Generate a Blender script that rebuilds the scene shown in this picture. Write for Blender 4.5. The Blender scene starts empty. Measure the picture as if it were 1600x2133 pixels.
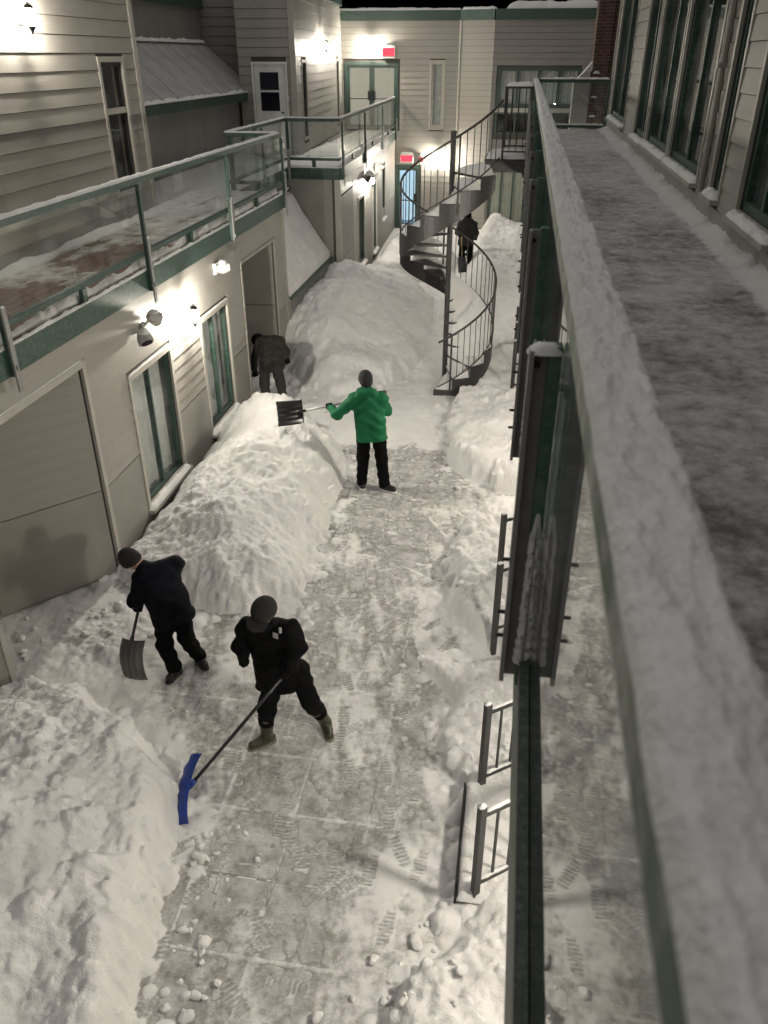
import bpy, bmesh, math, random
import numpy as np
from mathutils import Vector, Matrix

random.seed(7)
RNG = np.random.default_rng(11)
scene = bpy.context.scene
COL = scene.collection

# ------------------------------------------------------------------ camera, world, light, exposure
CAM_H = 5.5
PITCH, YAW, FPX = math.radians(29.65), math.radians(9.0), 1670.0
cam_data = bpy.data.cameras.new('camera')
cam = bpy.data.objects.new('camera', cam_data)
COL.objects.link(cam)
cam.location = (0, 0, CAM_H)
cam.rotation_euler = (math.radians(90) - PITCH, 0, YAW)
cam_data.sensor_fit = 'VERTICAL'
cam_data.sensor_height = 36.0
cam_data.sensor_width = 27.0
cam_data.lens = 36.0 * FPX / 2133.0
cam_data.clip_start = 0.02
cam_data.clip_end = 500
cam_data.dof.use_dof = True
cam_data.dof.focus_distance = 8.5
cam_data.dof.aperture_fstop = 4.2
scene.camera = cam

world = bpy.data.worlds.new('World')
scene.world = world
world.use_nodes = True
wn = world.node_tree.nodes
sky = wn.new('ShaderNodeTexSky')
sky.sky_type = 'NISHITA'
sky.sun_disc = False
sky.sun_elevation = math.radians(-3.5)
sky.sun_rotation = math.radians(200)
world.node_tree.links.new(sky.outputs[0], wn['Background'].inputs[0])
wn['Background'].inputs[1].default_value = 0.15

sky_fill = bpy.data.lights.new('sun', 'SUN')  # broad soft fill added for the glow of an overcast night sky
sky_fill.energy = 0.20
sky_fill.angle = math.radians(125)
sky_fill.color = (1.0, 0.95, 0.88)
mo = bpy.data.objects.new('sun', sky_fill)
COL.objects.link(mo)
mo.rotation_euler = (math.radians(-4), math.radians(-6), 0)

LAMP_W = 51.0                     # watts of one wall lantern
LAMP_COL = (1.0, 0.92, 0.795)
scene.view_settings.view_transform = 'Standard'
scene.view_settings.look = 'None'
scene.view_settings.exposure = 2.3
scene.view_settings.gamma = 1.0
scene.view_settings.use_curve_mapping = False
scene.render.engine = 'CYCLES'
cy = scene.cycles
cy.use_denoising = True
cy.max_bounces = 6
cy.diffuse_bounces = 3
cy.glossy_bounces = 3
cy.transparent_max_bounces = 24
cy.transmission_bounces = 6
cy.sample_clamp_indirect = 4.0
cy.caustics_reflective = False
cy.caustics_refractive = False

# ------------------------------------------------------------------ helpers: points of the place
cp_, sp_ = math.cos(PITCH), math.sin(PITCH)
cyw, syw = math.cos(YAW), math.sin(YAW)
_fw = np.array([-syw * cp_, cyw * cp_, -sp_])
_rt = np.array([cyw, syw, 0.0])
_up = np.cross(_rt, _fw)
_C = np.array([0, 0, CAM_H])

def _ray(x, y):
    return _fw * FPX + _rt * (x - 800) + _up * (1066.5 - y)

def at_y(x, y, Y):
    d = _ray(x, y); return Vector(_C + d * (Y / d[1]))

def at_x(x, y, X):
    d = _ray(x, y); return Vector(_C + d * (X / d[0]))

def at_z(x, y, Z=0.0):
    d = _ray(x, y); return Vector(_C + d * ((Z - CAM_H) / d[2]))

# ------------------------------------------------------------------ helpers: meshes and objects
WL = {}                            # world location of every object used as a parent

class MB:
    def __init__(self):
        self.v = []; self.f = []
    def add(self, vs, fs):
        b = len(self.v)
        self.v += [tuple(p) for p in vs]
        self.f += [tuple(i + b for i in q) for q in fs]
        return self
    def hexa(self, c):             # eight corners: bottom four ccw, top four ccw
        return self.add(c, [(3, 2, 1, 0), (4, 5, 6, 7), (0, 1, 5, 4), (1, 2, 6, 5), (2, 3, 7, 6), (3, 0, 4, 7)])
    def box(self, a, b):
        x0, y0, z0 = (min(a[i], b[i]) for i in range(3)); x1, y1, z1 = (max(a[i], b[i]) for i in range(3))
        return self.hexa([(x0, y0, z0), (x1, y0, z0), (x1, y1, z0), (x0, y1, z0),
                          (x0, y0, z1), (x1, y0, z1), (x1, y1, z1), (x0, y1, z1)])
    def tube(self, pts, r, n=8, r2=None):
        pts = [Vector(p) for p in pts]; m = len(pts)
        rs = r if isinstance(r, (list, tuple)) else [r + ((r2 if r2 is not None else r) - r) * i / max(1, m - 1) for i in range(m)]
        vs = []; ref = None
        for i, p in enumerate(pts):
            t = (pts[min(i + 1, m - 1)] - pts[max(i - 1, 0)]).normalized()
            if ref is None:
                ref = Vector((0, 0, 1)) if abs(t.z) < .9 else Vector((1, 0, 0))
            u = t.cross(ref).normalized(); w = u.cross(t).normalized(); ref = w
            for k in range(n):
                a = 2 * math.pi * (k + .5) / n
                vs.append(p + (u * math.cos(a) + w * math.sin(a)) * rs[i])
        fs = []
        for i in range(m - 1):
            for k in range(n):
                a, b = i * n + k, i * n + (k + 1) % n
                fs.append((a, b, b + n, a + n))
        fs.append(tuple(range(n - 1, -1, -1))); fs.append(tuple(range((m - 1) * n, m * n)))
        return self.add(vs, fs)
    def bar(self, a, b, w, h, upv=(0, 0, 1)):      # rectangular bar from a to b
        a, b = Vector(a), Vector(b); t = (b - a).normalized(); u = Vector(upv)
        s = t.cross(u).normalized(); u = s.cross(t).normalized()
        c = []
        for p in (a, b):
            c += [p - s * w / 2 - u * h / 2, p + s * w / 2 - u * h / 2, p + s * w / 2 + u * h / 2, p - s * w / 2 + u * h / 2]
        return self.add(c, [(3, 2, 1, 0), (4, 5, 6, 7), (0, 1, 5, 4), (1, 2, 6, 5), (2, 3, 7, 6), (3, 0, 4, 7)])
    def sphere(self, c, r, n=10, m=7, sc=(1, 1, 1)):
        vs = [(c[0], c[1], c[2] - r * sc[2])]
        for j in range(1, m):
            t = -math.pi / 2 + math.pi * j / m
            for k in range(n):
                a = 2 * math.pi * k / n
                vs.append((c[0] + r * sc[0] * math.cos(t) * math.cos(a), c[1] + r * sc[1] * math.cos(t) * math.sin(a), c[2] + r * sc[2] * math.sin(t)))
        vs.append((c[0], c[1], c[2] + r * sc[2])); L = len(vs) - 1
        fs = [(0, 1 + (k + 1) % n, 1 + k) for k in range(n)]
        for j in range(m - 2):
            for k in range(n):
                a, b = 1 + j * n + k, 1 + j * n + (k + 1) % n
                fs.append((a, b, b + n, a + n))
        fs += [(L, 1 + (m - 2) * n + k, 1 + (m - 2) * n + (k + 1) % n) for k in range(n)]
        return self.add(vs, fs)

def link(o, parent=None, wl=None):
    COL.objects.link(o)
    WL[o.name] = Vector(wl if wl is not None else o.location)
    if parent is not None:
        o.parent = parent
        o.matrix_parent_inverse = Matrix.Translation(-WL[parent.name])
    return o

def mesh_obj(name, verts, faces, mat, parent=None, smooth=False, origin=None):
    v = np.asarray(verts, dtype=float)
    if origin is None:
        lo, hi = v.min(0), v.max(0)
        origin = ((lo[0] + hi[0]) / 2, (lo[1] + hi[1]) / 2, lo[2])
    v = v - np.asarray(origin)
    me = bpy.data.meshes.new(name)
    me.from_pydata(v.tolist(), [], faces if isinstance(faces, list) else faces.tolist())
    if smooth:
        me.polygons.foreach_set('use_smooth', [True] * len(me.polygons))
    if mat is not None:
        me.materials.append(mat)
    o = bpy.data.objects.new(name, me)
    o.location = origin
    return link(o, parent)

def build(name, mb, mat, parent=None, smooth=False, bevel=0.0):
    o = mesh_obj(name, mb.v, mb.f, mat, parent, smooth)
    if bevel:
        m = o.modifiers.new('bevel', 'BEVEL'); m.width = bevel; m.segments = 1; m.limit_method = 'ANGLE'
    return o

def thing(name, loc, label, cat, group=None):
    o = bpy.data.objects.new(name, None)
    o.empty_display_size = 0.2
    o.location = loc
    link(o)
    return tag(o, label, cat, group)

def tag(o, label=None, cat=None, group=None, kind=None):
    if label: o['label'] = label
    if cat: o['category'] = cat
    if group: o['group'] = group
    if kind: o['kind'] = kind
    return o

# ------------------------------------------------------------------ helpers: noise
def _hash(ix, iy, seed):
    n = (ix.astype(np.int64) * 374761393 + iy.astype(np.int64) * 668265263 + seed * 974634777) & 0x7fffffff
    n = ((n ^ (n >> 13)) * 1274126177) & 0x7fffffff
    return ((n ^ (n >> 16)) & 0xffff) / 65535.0

def vnoise(x, y, seed=0):
    ix, iy = np.floor(x), np.floor(y)
    fx, fy = x - ix, y - iy
    ux, uy = fx * fx * fx * (fx * (fx * 6 - 15) + 10), fy * fy * fy * (fy * (fy * 6 - 15) + 10)
    a, b = _hash(ix, iy, seed), _hash(ix + 1, iy, seed)
    c, d = _hash(ix, iy + 1, seed), _hash(ix + 1, iy + 1, seed)
    return (a + (b - a) * ux) * (1 - uy) + (c + (d - c) * ux) * uy

def fbm(x, y, seed=0, octv=4, gain=.5):
    s = 0; a = 1; t = 0
    ca, sa = math.cos(.6), math.sin(.6)
    for k in range(octv):
        s = s + a * (vnoise(x, y, seed + k * 17) - .5); t += a; a *= gain
        x, y = (x * ca - y * sa) * 2.03 + 11.3, (x * sa + y * ca) * 2.03 + 5.7
    return s / t * 2          # about -1..1

# ------------------------------------------------------------------ materials
def nt_mat(name):
    m = bpy.data.materials.new(name); m.use_nodes = True
    nt = m.node_tree; return m, nt, nt.nodes['Principled BSDF']

def plain(name, col, rough=.6, metal=0.0, var=.12, scale=6.0, bump=0.0, bscale=60.0, spec=.5):
    m, nt, b = nt_mat(name)
    tc = nt.nodes.new('ShaderNodeTexCoord')
    nz = nt.nodes.new('ShaderNodeTexNoise'); nz.inputs['Scale'].default_value = scale; nz.inputs['Detail'].default_value = 3
    nt.links.new(tc.outputs['Object'], nz.inputs['Vector'])
    rp = nt.nodes.new('ShaderNodeValToRGB')
    rp.color_ramp.elements[0].position = .3; rp.color_ramp.elements[1].position = .7
    rp.color_ramp.elements[0].color = (*[c * (1 - var) for c in col], 1)
    rp.color_ramp.elements[1].color = (*[min(1, c * (1 + var)) for c in col], 1)
    nt.links.new(nz.outputs['Fac'], rp.inputs['Fac'])
    nt.links.new(rp.outputs[0], b.inputs['Base Color'])
    b.inputs['Roughness'].default_value = rough
    b.inputs['Metallic'].default_value = metal
    b.inputs['Specular IOR Level'].default_value = spec
    if bump:
        n2 = nt.nodes.new('ShaderNodeTexNoise'); n2.inputs['Scale'].default_value = bscale; n2.inputs['Detail'].default_value = 3
        nt.links.new(tc.outputs['Object'], n2.inputs['Vector'])
        bp = nt.nodes.new('ShaderNodeBump'); bp.inputs['Strength'].default_value = bump; bp.inputs['Distance'].default_value = .01
        nt.links.new(n2.outputs['Fac'], bp.inputs['Height'])
        nt.links.new(bp.outputs[0], b.inputs['Normal'])
    return m

def frosted(name, col, frost=.45, rough=.55, metal=0.0, scale=9.0, snowcol=(.72, .73, .74)):
    """a painted or metal surface with rime frozen on it in patches"""
    m, nt, b = nt_mat(name)
    tc = nt.nodes.new('ShaderNodeTexCoord')
    nz = nt.nodes.new('ShaderNodeTexNoise'); nz.inputs['Scale'].default_value = scale; nz.inputs['Detail'].default_value = 8; nz.inputs['Roughness'].default_value = .65
    nt.links.new(tc.outputs['Object'], nz.inputs['Vector'])
    mr = nt.nodes.new('ShaderNodeMapRange'); mr.inputs['From Min'].default_value = .45; mr.inputs['From Max'].default_value = .72
    mr.inputs['To Max'].default_value = frost
    nt.links.new(nz.outputs['Fac'], mr.inputs['Value'])
    mx = nt.nodes.new('ShaderNodeMix'); mx.data_type = 'RGBA'
    mx.inputs['A'].default_value = (*col, 1); mx.inputs['B'].default_value = (*snowcol, 1)
    nt.links.new(mr.outputs[0], mx.inputs['Factor'])
    nt.links.new(mx.outputs['Result'], b.inputs['Base Color'])
    b.inputs['Roughness'].default_value = rough; b.inputs['Metallic'].default_value = metal
    return m

def snow_mat(name, col=(.82, .815, .80), bump=.5, scale=55.0, dist=.012):
    m, nt, b = nt_mat(name)
    tc = nt.nodes.new('ShaderNodeTexCoord')
    geo = nt.nodes.new('ShaderNodeNewGeometry')
    nz = nt.nodes.new('ShaderNodeTexNoise'); nz.inputs['Scale'].default_value = 3.0; nz.inputs['Detail'].default_value = 3
    nt.links.new(geo.outputs['Position'], nz.inputs['Vector'])
    rp = nt.nodes.new('ShaderNodeValToRGB')
    rp.color_ramp.elements[0].position = .3; rp.color_ramp.elements[1].position = .65
    rp.color_ramp.elements[0].color = (*[c * .9 for c in col], 1); rp.color_ramp.elements[1].color = (*col, 1)
    nt.links.new(nz.outputs['Fac'], rp.inputs['Fac']); nt.links.new(rp.outputs[0], b.inputs['Base Color'])
    b.inputs['Roughness'].default_value = .75
    b.inputs['Specular IOR Level'].default_value = .25
    n1 = nt.nodes.new('ShaderNodeTexNoise'); n1.inputs['Scale'].default_value = scale; n1.inputs['Detail'].default_value = 3; n1.inputs['Roughness'].default_value = .75
    nt.links.new(geo.outputs['Position'], n1.inputs['Vector'])
    bp = nt.nodes.new('ShaderNodeBump'); bp.inputs['Strength'].default_value = bump; bp.inputs['Distance'].default_value = dist
    nt.links.new(n1.outputs['Fac'], bp.inputs['Height']); nt.links.new(bp.outputs[0], b.inputs['Normal'])
    return m

def emit(name, col, strength):
    m = bpy.data.materials.new(name); m.use_nodes = True
    nt = m.node_tree; nt.nodes.remove(nt.nodes['Principled BSDF'])
    e = nt.nodes.new('ShaderNodeEmission'); e.inputs[0].default_value = (*col, 1); e.inputs[1].default_value = strength
    nt.links.new(e.outputs[0], nt.nodes['Material Output'].inputs[0]); return m

def glass_mat(name, tint=(.93, .95, .94), dirt=.05, dirtcol=(.6, .62, .62), rough=.0):
    m = bpy.data.materials.new(name); m.use_nodes = True
    nt = m.node_tree; nt.nodes.remove(nt.nodes['Principled BSDF'])
    geo = nt.nodes.new('ShaderNodeNewGeometry')
    ior = nt.nodes.new('ShaderNodeMapRange'); ior.inputs['To Min'].default_value = 1.5; ior.inputs['To Max'].default_value = 1 / 1.5
    nt.links.new(geo.outputs['Backfacing'], ior.inputs['Value'])
    fr = nt.nodes.new('ShaderNodeFresnel'); nt.links.new(ior.outputs[0], fr.inputs['IOR'])
    tr = nt.nodes.new('ShaderNodeBsdfTransparent'); tr.inputs[0].default_value = (*tint, 1)
    gl = nt.nodes.new('ShaderNodeBsdfGlossy'); gl.inputs['Roughness'].default_value = rough
    mx = nt.nodes.new('ShaderNodeMixShader')
    nt.links.new(fr.outputs[0], mx.inputs[0]); nt.links.new(tr.outputs[0], mx.inputs[1]); nt.links.new(gl.outputs[0], mx.inputs[2])
    df = nt.nodes.new('ShaderNodeBsdfDiffuse'); df.inputs[0].default_value = (*dirtcol, 1)
    nz = nt.nodes.new('ShaderNodeTexNoise'); nz.inputs['Scale'].default_value = 2.5; nz.inputs['Detail'].default_value = 3
    nt.links.new(geo.outputs['Position'], nz.inputs['Vector'])
    mr = nt.nodes.new('ShaderNodeMapRange'); mr.inputs['From Min'].default_value = .35; mr.inputs['From Max'].default_value = .8; mr.inputs['To Max'].default_value = dirt
    nt.links.new(nz.outputs['Fac'], mr.inputs['Value'])
    m2 = nt.nodes.new('ShaderNodeMixShader')
    nt.links.new(mr.outputs[0], m2.inputs[0]); nt.links.new(mx.outputs[0], m2.inputs[1]); nt.links.new(df.outputs[0], m2.inputs[2])
    nt.links.new(m2.outputs[0], nt.nodes['Material Output'].inputs[0]); return m

def slab_mat():
    m, nt, b = nt_mat('paving_stone')
    geo = nt.nodes.new('ShaderNodeNewGeometry')
    def noise(scale, detail=6, rough=.6):
        n = nt.nodes.new('ShaderNodeTexNoise'); n.inputs['Scale'].default_value = scale; n.inputs['Detail'].default_value = detail
        n.inputs['Roughness'].default_value = rough; nt.links.new(geo.outputs['Position'], n.inputs['Vector']); return n
    base = nt.nodes.new('ShaderNodeValToRGB')
    base.color_ramp.elements[0].position = .3; base.color_ramp.elements[1].position = .7
    base.color_ramp.elements[0].color = (.15, .145, .135, 1); base.color_ramp.elements[1].color = (.28, .272, .255, 1)
    nt.links.new(noise(3.5).outputs['Fac'], base.inputs['Fac'])
    mr = nt.nodes.new('ShaderNodeMapRange'); mr.inputs['From Min'].default_value = .33; mr.inputs['From Max'].default_value = .66; mr.inputs['To Max'].default_value = .85
    nt.links.new(noise(5.5, 6, .68).outputs['Fac'], mr.inputs['Value'])
    mx = nt.nodes.new('ShaderNodeMix'); mx.data_type = 'RGBA'
    nt.links.new(mr.outputs[0], mx.inputs['Factor']); nt.links.new(base.outputs[0], mx.inputs['A'])
    mx.inputs['B'].default_value = (.68, .675, .66, 1)
    nt.links.new(mx.outputs['Result'], b.inputs['Base Color'])
    b.inputs['Roughness'].default_value = .6
    # fine pressed grid in the stone
    sx = nt.nodes.new('ShaderNodeSeparateXYZ'); nt.links.new(geo.outputs['Position'], sx.inputs[0])
    outs = []
    for ax in ('X', 'Y'):
        mu = nt.nodes.new('ShaderNodeMath'); mu.operation = 'MULTIPLY'; mu.inputs[1].default_value = 2 * math.pi / .026
        nt.links.new(sx.outputs[ax], mu.inputs[0])
        si = nt.nodes.new('ShaderNodeMath'); si.operation = 'SINE'; nt.links.new(mu.outputs[0], si.inputs[0]); outs.append(si)
    mm = nt.nodes.new('ShaderNodeMath'); mm.operation = 'MAXIMUM'
    nt.links.new(outs[0].outputs[0], mm.inputs[0]); nt.links.new(outs[1].outputs[0], mm.inputs[1])
    n3 = noise(45, 3, .7)
    ad = nt.nodes.new('ShaderNodeMath'); ad.operation = 'MULTIPLY_ADD'; ad.inputs[1].default_value = .14
    nt.links.new(mm.outputs[0], ad.inputs[0]); nt.links.new(n3.outputs['Fac'], ad.inputs[2])
    bp = nt.nodes.new('ShaderNodeBump'); bp.inputs['Strength'].default_value = .45; bp.inputs['Distance'].default_value = .008
    nt.links.new(ad.outputs[0], bp.inputs['Height']); nt.links.new(bp.outputs[0], b.inputs['Normal'])
    return m

def thin_snow_mat(name, z0, stone=(.25, .24, .22), lo=.0, hi=.012, snow=(.80, .795, .78), nscale=14.0):
    """snow so thin that the stone under it shows: its own colour follows its depth above the floor at z0"""
    m = snow_mat(name, col=snow); nt = m.node_tree; b = nt.nodes['Principled BSDF']
    old = b.inputs['Base Color'].links[0].from_socket
    geo = nt.nodes.new('ShaderNodeNewGeometry'); sx = nt.nodes.new('ShaderNodeSeparateXYZ'); nt.links.new(geo.outputs['Position'], sx.inputs[0])
    nz = nt.nodes.new('ShaderNodeTexNoise'); nz.inputs['Scale'].default_value = nscale; nz.inputs['Detail'].default_value = 6; nz.inputs['Roughness'].default_value = .72
    nt.links.new(geo.outputs['Position'], nz.inputs['Vector'])
    ad = nt.nodes.new('ShaderNodeMath'); ad.operation = 'MULTIPLY_ADD'; ad.inputs[1].default_value = (hi - lo) * 2.2
    nt.links.new(nz.outputs['Fac'], ad.inputs[0]); nt.links.new(sx.outputs['Z'], ad.inputs[2])
    mr = nt.nodes.new('ShaderNodeMapRange'); mr.interpolation_type = 'SMOOTHSTEP'
    mr.inputs['From Min'].default_value = z0 + lo + (hi - lo) * .75; mr.inputs['From Max'].default_value = z0 + hi + (hi - lo) * 1.25
    nt.links.new(ad.outputs[0], mr.inputs['Value'])
    mx = nt.nodes.new('ShaderNodeMix'); mx.data_type = 'RGBA'; mx.inputs['A'].default_value = (*stone, 1)
    nt.links.new(mr.outputs[0], mx.inputs['Factor']); nt.links.new(old, mx.inputs['B'])
    nt.links.new(mx.outputs['Result'], b.inputs['Base Color'])
    return m

def brick_mat():
    m, nt, b = nt_mat('red_brick')
    geo = nt.nodes.new('ShaderNodeNewGeometry')
    mp = nt.nodes.new('ShaderNodeMapping'); mp.inputs['Rotation'].default_value = (math.radians(90), 0, 0)
    nt.links.new(geo.outputs['Position'], mp.inputs['Vector'])
    br = nt.nodes.new('ShaderNodeTexBrick'); br.inputs['Scale'].default_value = 1.0
    br.inputs['Brick Width'].default_value = .22; br.inputs['Row Height'].default_value = .075; br.inputs['Mortar Size'].default_value = .01
    br.inputs['Color1'].default_value = (.11, .042, .03, 1); br.inputs['Color2'].default_value = (.06, .028, .022, 1); br.inputs['Mortar'].default_value = (.12, .11, .10, 1)
    nt.links.new(mp.outputs[0], br.inputs['Vector']); nt.links.new(br.outputs[0], b.inputs['Base Color'])
    b.inputs['Roughness'].default_value = .85
    return m

def camo_mat():
    m, nt, b = nt_mat('camouflage_cloth')
    tc = nt.nodes.new('ShaderNodeTexCoord')
    nz = nt.nodes.new('ShaderNodeTexNoise'); nz.inputs['Scale'].default_value = 9; nz.inputs['Detail'].default_value = 3
    nt.links.new(tc.outputs['Object'], nz.inputs['Vector'])
    rp = nt.nodes.new('ShaderNodeValToRGB'); rp.color_ramp.interpolation = 'CONSTANT'
    e = rp.color_ramp.elements
    e[0].color = (.007, .007, .006, 1); e[1].position = .46; e[1].color = (.017, .015, .011, 1)
    x = e.new(.56); x.color = (.014, .016, .010, 1); x = e.new(.64); x.color = (.038, .028, .019, 1)
    nt.links.new(nz.outputs['Fac'], rp.inputs['Fac']); nt.links.new(rp.outputs[0], b.inputs['Base Color'])
    b.inputs['Roughness'].default_value = .9
    return m

M = {}
M['snow'] = snow_mat('packed_snow', bump=.75, scale=38, dist=.02)
M['snow_fine'] = snow_mat('soft_snow', bump=.45, scale=140, dist=.006)
M['rail_snow'] = snow_mat('frozen_rail_snow', col=(.80, .80, .80), bump=.9, scale=70, dist=.016)
M['snow_thin'] = thin_snow_mat('trampled_thin_snow', 0.0, stone=(.255, .247, .23), hi=.010)
M['deck_crust'] = thin_snow_mat('crusted_deck_snow', 4.0, stone=(.14, .137, .13), lo=-.004, hi=.017, snow=(.66, .66, .65), nscale=7)
M['ice_joint'] = snow_mat('snow_in_joints', col=(.70, .695, .68), bump=.3)
M['slab'] = slab_mat()
M['siding'] = plain('beige_painted_siding', (.315, .302, .272), .5, var=.06, scale=5, bump=.12, bscale=30)
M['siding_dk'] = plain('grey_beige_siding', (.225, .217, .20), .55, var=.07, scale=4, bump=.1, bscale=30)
M['panel'] = plain('beige_smooth_panel', (.27, .26, .235), .5, var=.07, scale=3, bump=.06, bscale=40)
M['shadowgap'] = plain('dark_sheathing', (.07, .066, .058), .8, var=.1)  # wall core darkened so the gaps between boards read as shadow lines
M['trim'] = plain('pale_beige_trim', (.40, .385, .345), .45, var=.05)
M['white'] = plain('white_paint', (.72, .72, .70), .4, var=.04)
M['green'] = frosted('dark_green_paint', (.026, .066, .050), .10, .45, scale=25)
M['galv_dark'] = frosted('dark_weathered_channel', (.05, .062, .058), .35, .5, .1, scale=60, snowcol=(.3, .32, .31))
M['balcony_dust'] = thin_snow_mat('dusted_balcony_snow', 3.25, stone=(.17, .115, .09), lo=-.004, hi=.022, nscale=5)
M['green_post'] = frosted('green_paint_post', (.045, .115, .082), .12, .5, scale=25)
M['green_rime'] = frosted('green_paint_under_rime', (.10, .14, .10), .75, .7, scale=9, snowcol=(.5, .51, .47))
M['steel'] = plain('dark_steel', (.055, .055, .055), .45, .3, var=.2, scale=20)
M['galv'] = frosted('galvanised_steel', (.26, .26, .255), .5, .5, .1, scale=16, snowcol=(.42, .42, .42))
M['glass'] = glass_mat('railing_glass', dirt=.10)
M['glass_clear'] = glass_mat('balustrade_glass', dirt=.02)
M['wglass'] = glass_mat('window_glass', tint=(.9, .92, .91), dirt=.12)
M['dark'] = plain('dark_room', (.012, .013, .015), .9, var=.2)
M['room'] = plain('cream_corridor_wall', (.62, .57, .46), .7, var=.05)
M['room_blue'] = plain('pale_blue_corridor_wall', (.45, .60, .70), .7, var=.05)
M['curtain'] = plain('pale_grey_curtain', (.62, .63, .61), .85, var=.12, scale=10)
M['blind'] = plain('cream_blind', (.68, .68, .56), .8, var=.08, scale=10)
M['wood'] = plain('brown_deck_board', (.13, .068, .045), .7, var=.25, scale=14, bump=.2, bscale=40)
M['deckcoat'] = frosted('grey_deck_coating', (.10, .098, .095), .65, .75, scale=7)
M['tin'] = plain('grey_sheet_roof', (.20, .195, .19), .5, .2, var=.1)
M['fixture'] = plain('grey_fixture_plastic', (.38, .37, .35), .45, var=.08)
M['whitefix'] = plain('white_fixture_plastic', (.70, .69, .66), .45, var=.05)
M['black'] = plain('black_metal', (.015, .015, .015), .45, .3)
M['brick'] = brick_mat()
M['soffit'] = plain('dull_soffit', (.16, .155, .14), .7)
M['lampglass'] = emit('lit_lantern_globe', LAMP_COL, 0.0)
M['red'] = emit('red_lit_letters', (1.0, .012, .035), 1.1)
M['signface'] = emit('pink_lit_sign_face', (1.0, .16, .17), .20)
# clothing
M['cloth_black'] = plain('black_nylon', (.0030, .0032, .0042), .85, var=.3, scale=18, bump=.5, bscale=25, spec=.12)
M['cloth_navy'] = plain('navy_black_nylon', (.0035, .0042, .0075), .8, var=.3, scale=18, bump=.5, bscale=25, spec=.15)
M['cloth_green'] = plain('green_shell_jacket', (.007, .125, .050), .7, var=.05, scale=6, bump=.25, bscale=40, spec=.25)
M['cloth_grey'] = plain('charcoal_cloth', (.02, .0195, .0185), .85, var=.2, scale=16, bump=.4, bscale=25)
M['cloth_dkgrey'] = plain('dark_grey_cloth', (.009, .0095, .012), .85, var=.2, scale=16, bump=.4, bscale=25)
M['hat_grey'] = plain('dark_felt', (.013, .013, .013), .95, var=.2, scale=40, bump=.5, bscale=150)
M['camo'] = camo_mat()
M['skin'] = plain('skin', (.42, .26, .19), .55, var=.06)
M['rubber'] = plain('olive_rubber', (.045, .045, .026), .4, var=.15, scale=20)
M['sole'] = plain('tan_rubber_sole', (.18, .16, .12), .7)
M['blue'] = plain('blue_plastic', (.006, .036, .24), .35, var=.25, scale=14)
M['blackplastic'] = plain('black_plastic', (.012, .012, .014), .4, var=.2, scale=14)
M['greyplastic'] = plain('grey_plastic', (.085, .083, .08), .5, var=.18, scale=9)
M['alu'] = plain('aluminium_tube', (.36, .36, .36), .35, .7)
M['roof_frost'] = frosted('frosted_sheet_roof', (.36, .36, .36), .8, .7, scale=1.6, snowcol=(.55, .55, .55))
M['darkpane'] = plain('dark_window_glass', (.006, .007, .014), .08, var=.1)
M['yellow'] = plain('yellow_plastic', (.55, .36, .03), .5)

# ------------------------------------------------------------------ helpers: walls
class WF:
    """a vertical wall plane from P0 to P1 (plan), side=+1: outward normal to the left of the direction"""
    def __init__(self, p0, p1, side=1):
        self.o = Vector((p0[0], p0[1], 0)); d = Vector((p1[0] - p0[0], p1[1] - p0[1], 0))
        self.L = d.length; self.d = d.normalized(); self.r = Vector((-self.d.y, self.d.x, 0)); self.side = side; self.n = self.r * side
        self.ang = math.atan2(self.d.y, self.d.x)
    def p(self, s, o, z):
        return self.o + self.d * s + self.n * o + Vector((0, 0, z))
    def box(self, mb, s0, s1, o0, o1, z0, z1):
        c = [self.p(s0, o0, z0), self.p(s1, o0, z0), self.p(s1, o1, z0), self.p(s0, o1, z0),
             self.p(s0, o0, z1), self.p(s1, o0, z1), self.p(s1, o1, z1), self.p(s0, o1, z1)]
        if self.side < 0:
            c = [c[3], c[2], c[1], c[0], c[7], c[6], c[5], c[4]]
        return mb.hexa(c)

_board = {}
def board_mesh(side, mat):
    k = (side, mat.name)
    if k not in _board:
        me = bpy.data.meshes.new('siding_board')
        y = lambda t: t * side
        vs = [(0, y(.001), 0), (1, y(.001), 0), (1, y(.025), 0), (0, y(.025), 0),
              (0, y(.001), 1), (1, y(.001), 1), (1, y(.010), 1), (0, y(.010), 1)]
        me.from_pydata(vs, [], [(3, 2, 1, 0), (4, 5, 6, 7), (0, 1, 5, 4), (1, 2, 6, 5), (2, 3, 7, 6), (3, 0, 4, 7)])
        me.materials.append(mat); _board[k] = me
    return _board[k]

def siding(wf, s0, s1, z0, z1, course, holes, mat, parent, maxlen=3.7):
    n = max(1, round((z1 - z0) / course)); h = (z1 - z0) / n
    me = board_mesh(wf.side, mat)
    for k in range(n):
        za, zb = z0 + k * h, z0 + (k + 1) * h
        spans = [(s0, s1)]
        for (a, b, c, d) in holes:
            if min(zb, d) - max(za, c) > .25 * h:
                spans = [q for (u, w) in spans for q in ((u, min(w, a)), (max(u, b), w)) if q[1] - q[0] > .04]
        for (u, w) in spans:
            cuts = [u]
            x = u + maxlen * (.35 + .65 * random.random())
            while x < w - .5:
                cuts.append(x); x += maxlen
            cuts.append(w)
            for a, b in zip(cuts[:-1], cuts[1:]):
                o = bpy.data.objects.new('siding_board', me)
                o.location = wf.p(a + .0015, random.uniform(0, .002), za)
                o.rotation_euler = (0, 0, wf.ang)
                o.scale = (b - a - .003, 1, h * .962)
                link(o, parent)

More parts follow.
